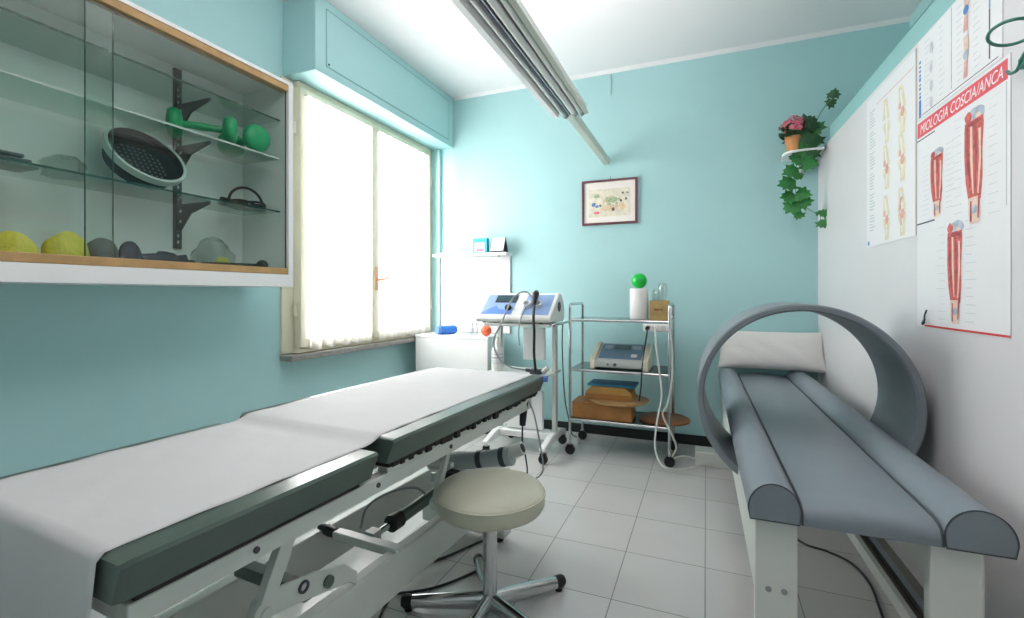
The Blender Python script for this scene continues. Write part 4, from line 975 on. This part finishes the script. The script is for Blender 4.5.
for x0, x1 in ((.109, .238), (.542, .680)):
    cx = (x0 + x1) / 2; rx = (x1 - x0) / 2
    pr = [(x0 + .004, ZB), (x1 - .004, ZB)] + [(cx + rx * math.cos(t_), .556 + .073 * math.sin(t_)) for t_ in [PI * i / 24 for i in range(25)]]
    m = MB(); m.loft([ysec(pr, BY0), ysec(pr, BY1)])
    bo = m.build('bolster', M_bed, bd, ang=50, bev=.004)
    MB().tube(ysec(pr, BY0 + .001), .0018, 6, None, closed=True).build('piping', M_pipe, bo)
for x in (.2405, .5395): MB().tube([(x, BY0 - .0005, .530), (x, BY0 + .002, .550), (x, BY0 + .012, .566), (x, BY0 + .03, .575), (x, BY0 + .06, .579), (x, BY1 - .01, .581)], .003, 8).build('seam', M_pipe, bd)
# frame: side boards, legs
for x0, x1 in ((.130, .155), (.62, .645)):
    MB().box(x0, x1, BY0 + .06, BY1 - .05, .30, .521).build('side_board', M_wmetal, bd, bev=.003)
for x0, x1, lab in ((.128, .232, 1), (.520, .625, 0)):
    lg = MB().box(x0, x1, BY0 + .02, BY0 + .058, 0, .522).build('leg', M_wmetal, bd, bev=.003)
    for x in (x0 + .033, x0 + .072): MB().cyl((x, BY0 + .02, .33), (x, BY0 + .0175, .33), .008, 14).build('screw_cap', M_gcable, lg)
    MB().box(x0, x1, BY1 - .30, BY1 - .26, .095, .299).build('leg', M_wmetal, bd, bev=.003)
MB().box(-.045, .68, 3.42, 3.56, .0, .094).build('foot_bar', M_wmetal, bd, bev=.004)
MB().box(.156, .619, 1.9, 1.94, .46, .52).box(.156, .619, 3.2, 3.24, .46, .52).build('cross_rail', M_wmetal, bd)
bd.rotation_euler.z = math.radians(.7)
# ring
RC = Vector((.352, 0, .722)); RO, RI, RY0, RY1 = .389, .360, 2.15, 2.60
rg = MB(); n = 96; rings = []
for (r, y) in ((RO - .006, RY0), (RO, RY0 + .006), (RO, RY1 - .006), (RO - .006, RY1), (RI + .006, RY1), (RI, RY1 - .006), (RI, RY0 + .006), (RI + .006, RY0)):
    rings.append([Vector((RC.x + r * math.cos(2 * PI * k / n), y, RC.z + r * math.sin(2 * PI * k / n))) for k in range(n)])
rings.append(rings[0]); rg.loft(rings, None, caps=False)
tag(rg.build('magnet_ring', M_ringm, None, ang=40), 'large grey cylindrical ring encircling the therapy bed', 'ring')
# pillow leaning at the far end
m = MB(); nu, nv = 36, 22; W_, H_ = .68, .29; c0 = Vector((.415, 3.675, .630)); tl_ = math.radians(62)
eu = Vector((1, 0, 0)); ev = Vector((0, math.cos(tl_), math.sin(tl_))); en = eu.cross(ev)
for sgn in (1, -1):
    rows = []
    for j in range(nv + 1):
        row = []
        for i in range(nu + 1):
            u_, v_ = 2 * i / nu - 1, 2 * j / nv - 1
            e_ = (1 - abs(u_) ** 2.6) ** .5 * (1 - abs(v_) ** 2.6) ** .5
            pin = 1 - .05 * (1 - abs(u_) ** 2) * abs(v_) - 0
            x = u_ * W_ / 2 * (1 - .06 * (1 - v_ * v_)); y = v_ * H_ / 2 * (1 - .05 * (1 - u_ * u_))
            hgt = .070 * e_ + .002 * math.sin(u_ * 11 + v_ * 7) * e_
            row.append(c0 + eu * x + ev * (y + H_ / 2) + en * (hgt * sgn))
        rows.append(row)
    m.loft(rows, None, caps=False, closed=False)
tag(m.build('pillow', M_pillow, None, ang=180), 'white pillow propped up at the far end of the therapy bed', 'pillow')

# settle the things on the trolley tiers at their tier's height
for o in list(bpy.data.objects):
    if o.parent: continue
    n_ = o.name.split('.')[0]
    if n_ in ('white_canister', 'wooden_box', 'power_strip'): o.location.z += .025
    if n_ == 'green_ball': o.location.z += .0045
    if n_ == 'cupping_glass': o.location.z += .012
    if n_ in ('electrotherapy_device', 'brown_case', 'tan_box', 'blue_folder', 'round_board'): o.location.z += .030

# ------------------------------------------------------------------ light
wd = bpy.data.worlds.new('world'); S.world = wd; wd.use_nodes = True
bg = wd.node_tree.nodes['Background']; bg.inputs[0].default_value = (.93, .97, 1, 1); bg.inputs[1].default_value = 1.0
def area(name, loc, rot, sx, sy, power, col=(1, 1, 1)):
    l = bpy.data.lights.new(name, 'AREA'); l.shape = 'RECTANGLE'; l.size = sx; l.size_y = sy; l.energy = power; l.color = col
    o = bpy.data.objects.new(name, l); COL.objects.link(o); o.location = loc; o.rotation_euler = rot; return o
area('window_daylight', (-3.1, 2.62, 1.75), (0, math.radians(-90), 0), 2.0, 1.35, 160, (1, .89, .91))
area('unseen_ceiling_fill', (-.55, .75, 2.95), (0, 0, 0), .9, .9, 9, (1, .89, .91))  # fill added overhead to brighten the room, out of view, no fitting there
area('added_uplight_fill', (-.70, 1.35, 2.285), (math.radians(180), 0, 0), .14, 2.3, 18, (1, .89, .91))  # upward fill added above the beam; the tubes themselves stay unlit

# ------------------------------------------------------------------ camera
cam = bpy.data.cameras.new('camera'); co = bpy.data.objects.new('camera', cam); COL.objects.link(co)
co.location = (0, 0, 1.15); co.rotation_euler = (math.radians(90), 0, math.atan(194 / 476))
cam.sensor_width = 36; cam.lens = 476 / 1024 * 36; cam.shift_y = -(309 - 294) / 1024
cam.clip_start = .02
S.camera = co
S.view_settings.view_transform = 'Standard'; S.view_settings.look = 'None'; S.view_settings.gamma = 1; S.view_settings.exposure = .80
S.view_settings.use_curve_mapping = False
S.cycles.use_denoising = True; S.cycles.max_bounces = 10; S.cycles.diffuse_bounces = 6; S.cycles.transparent_max_bounces = 16
S.cycles.sample_clamp_indirect = 8
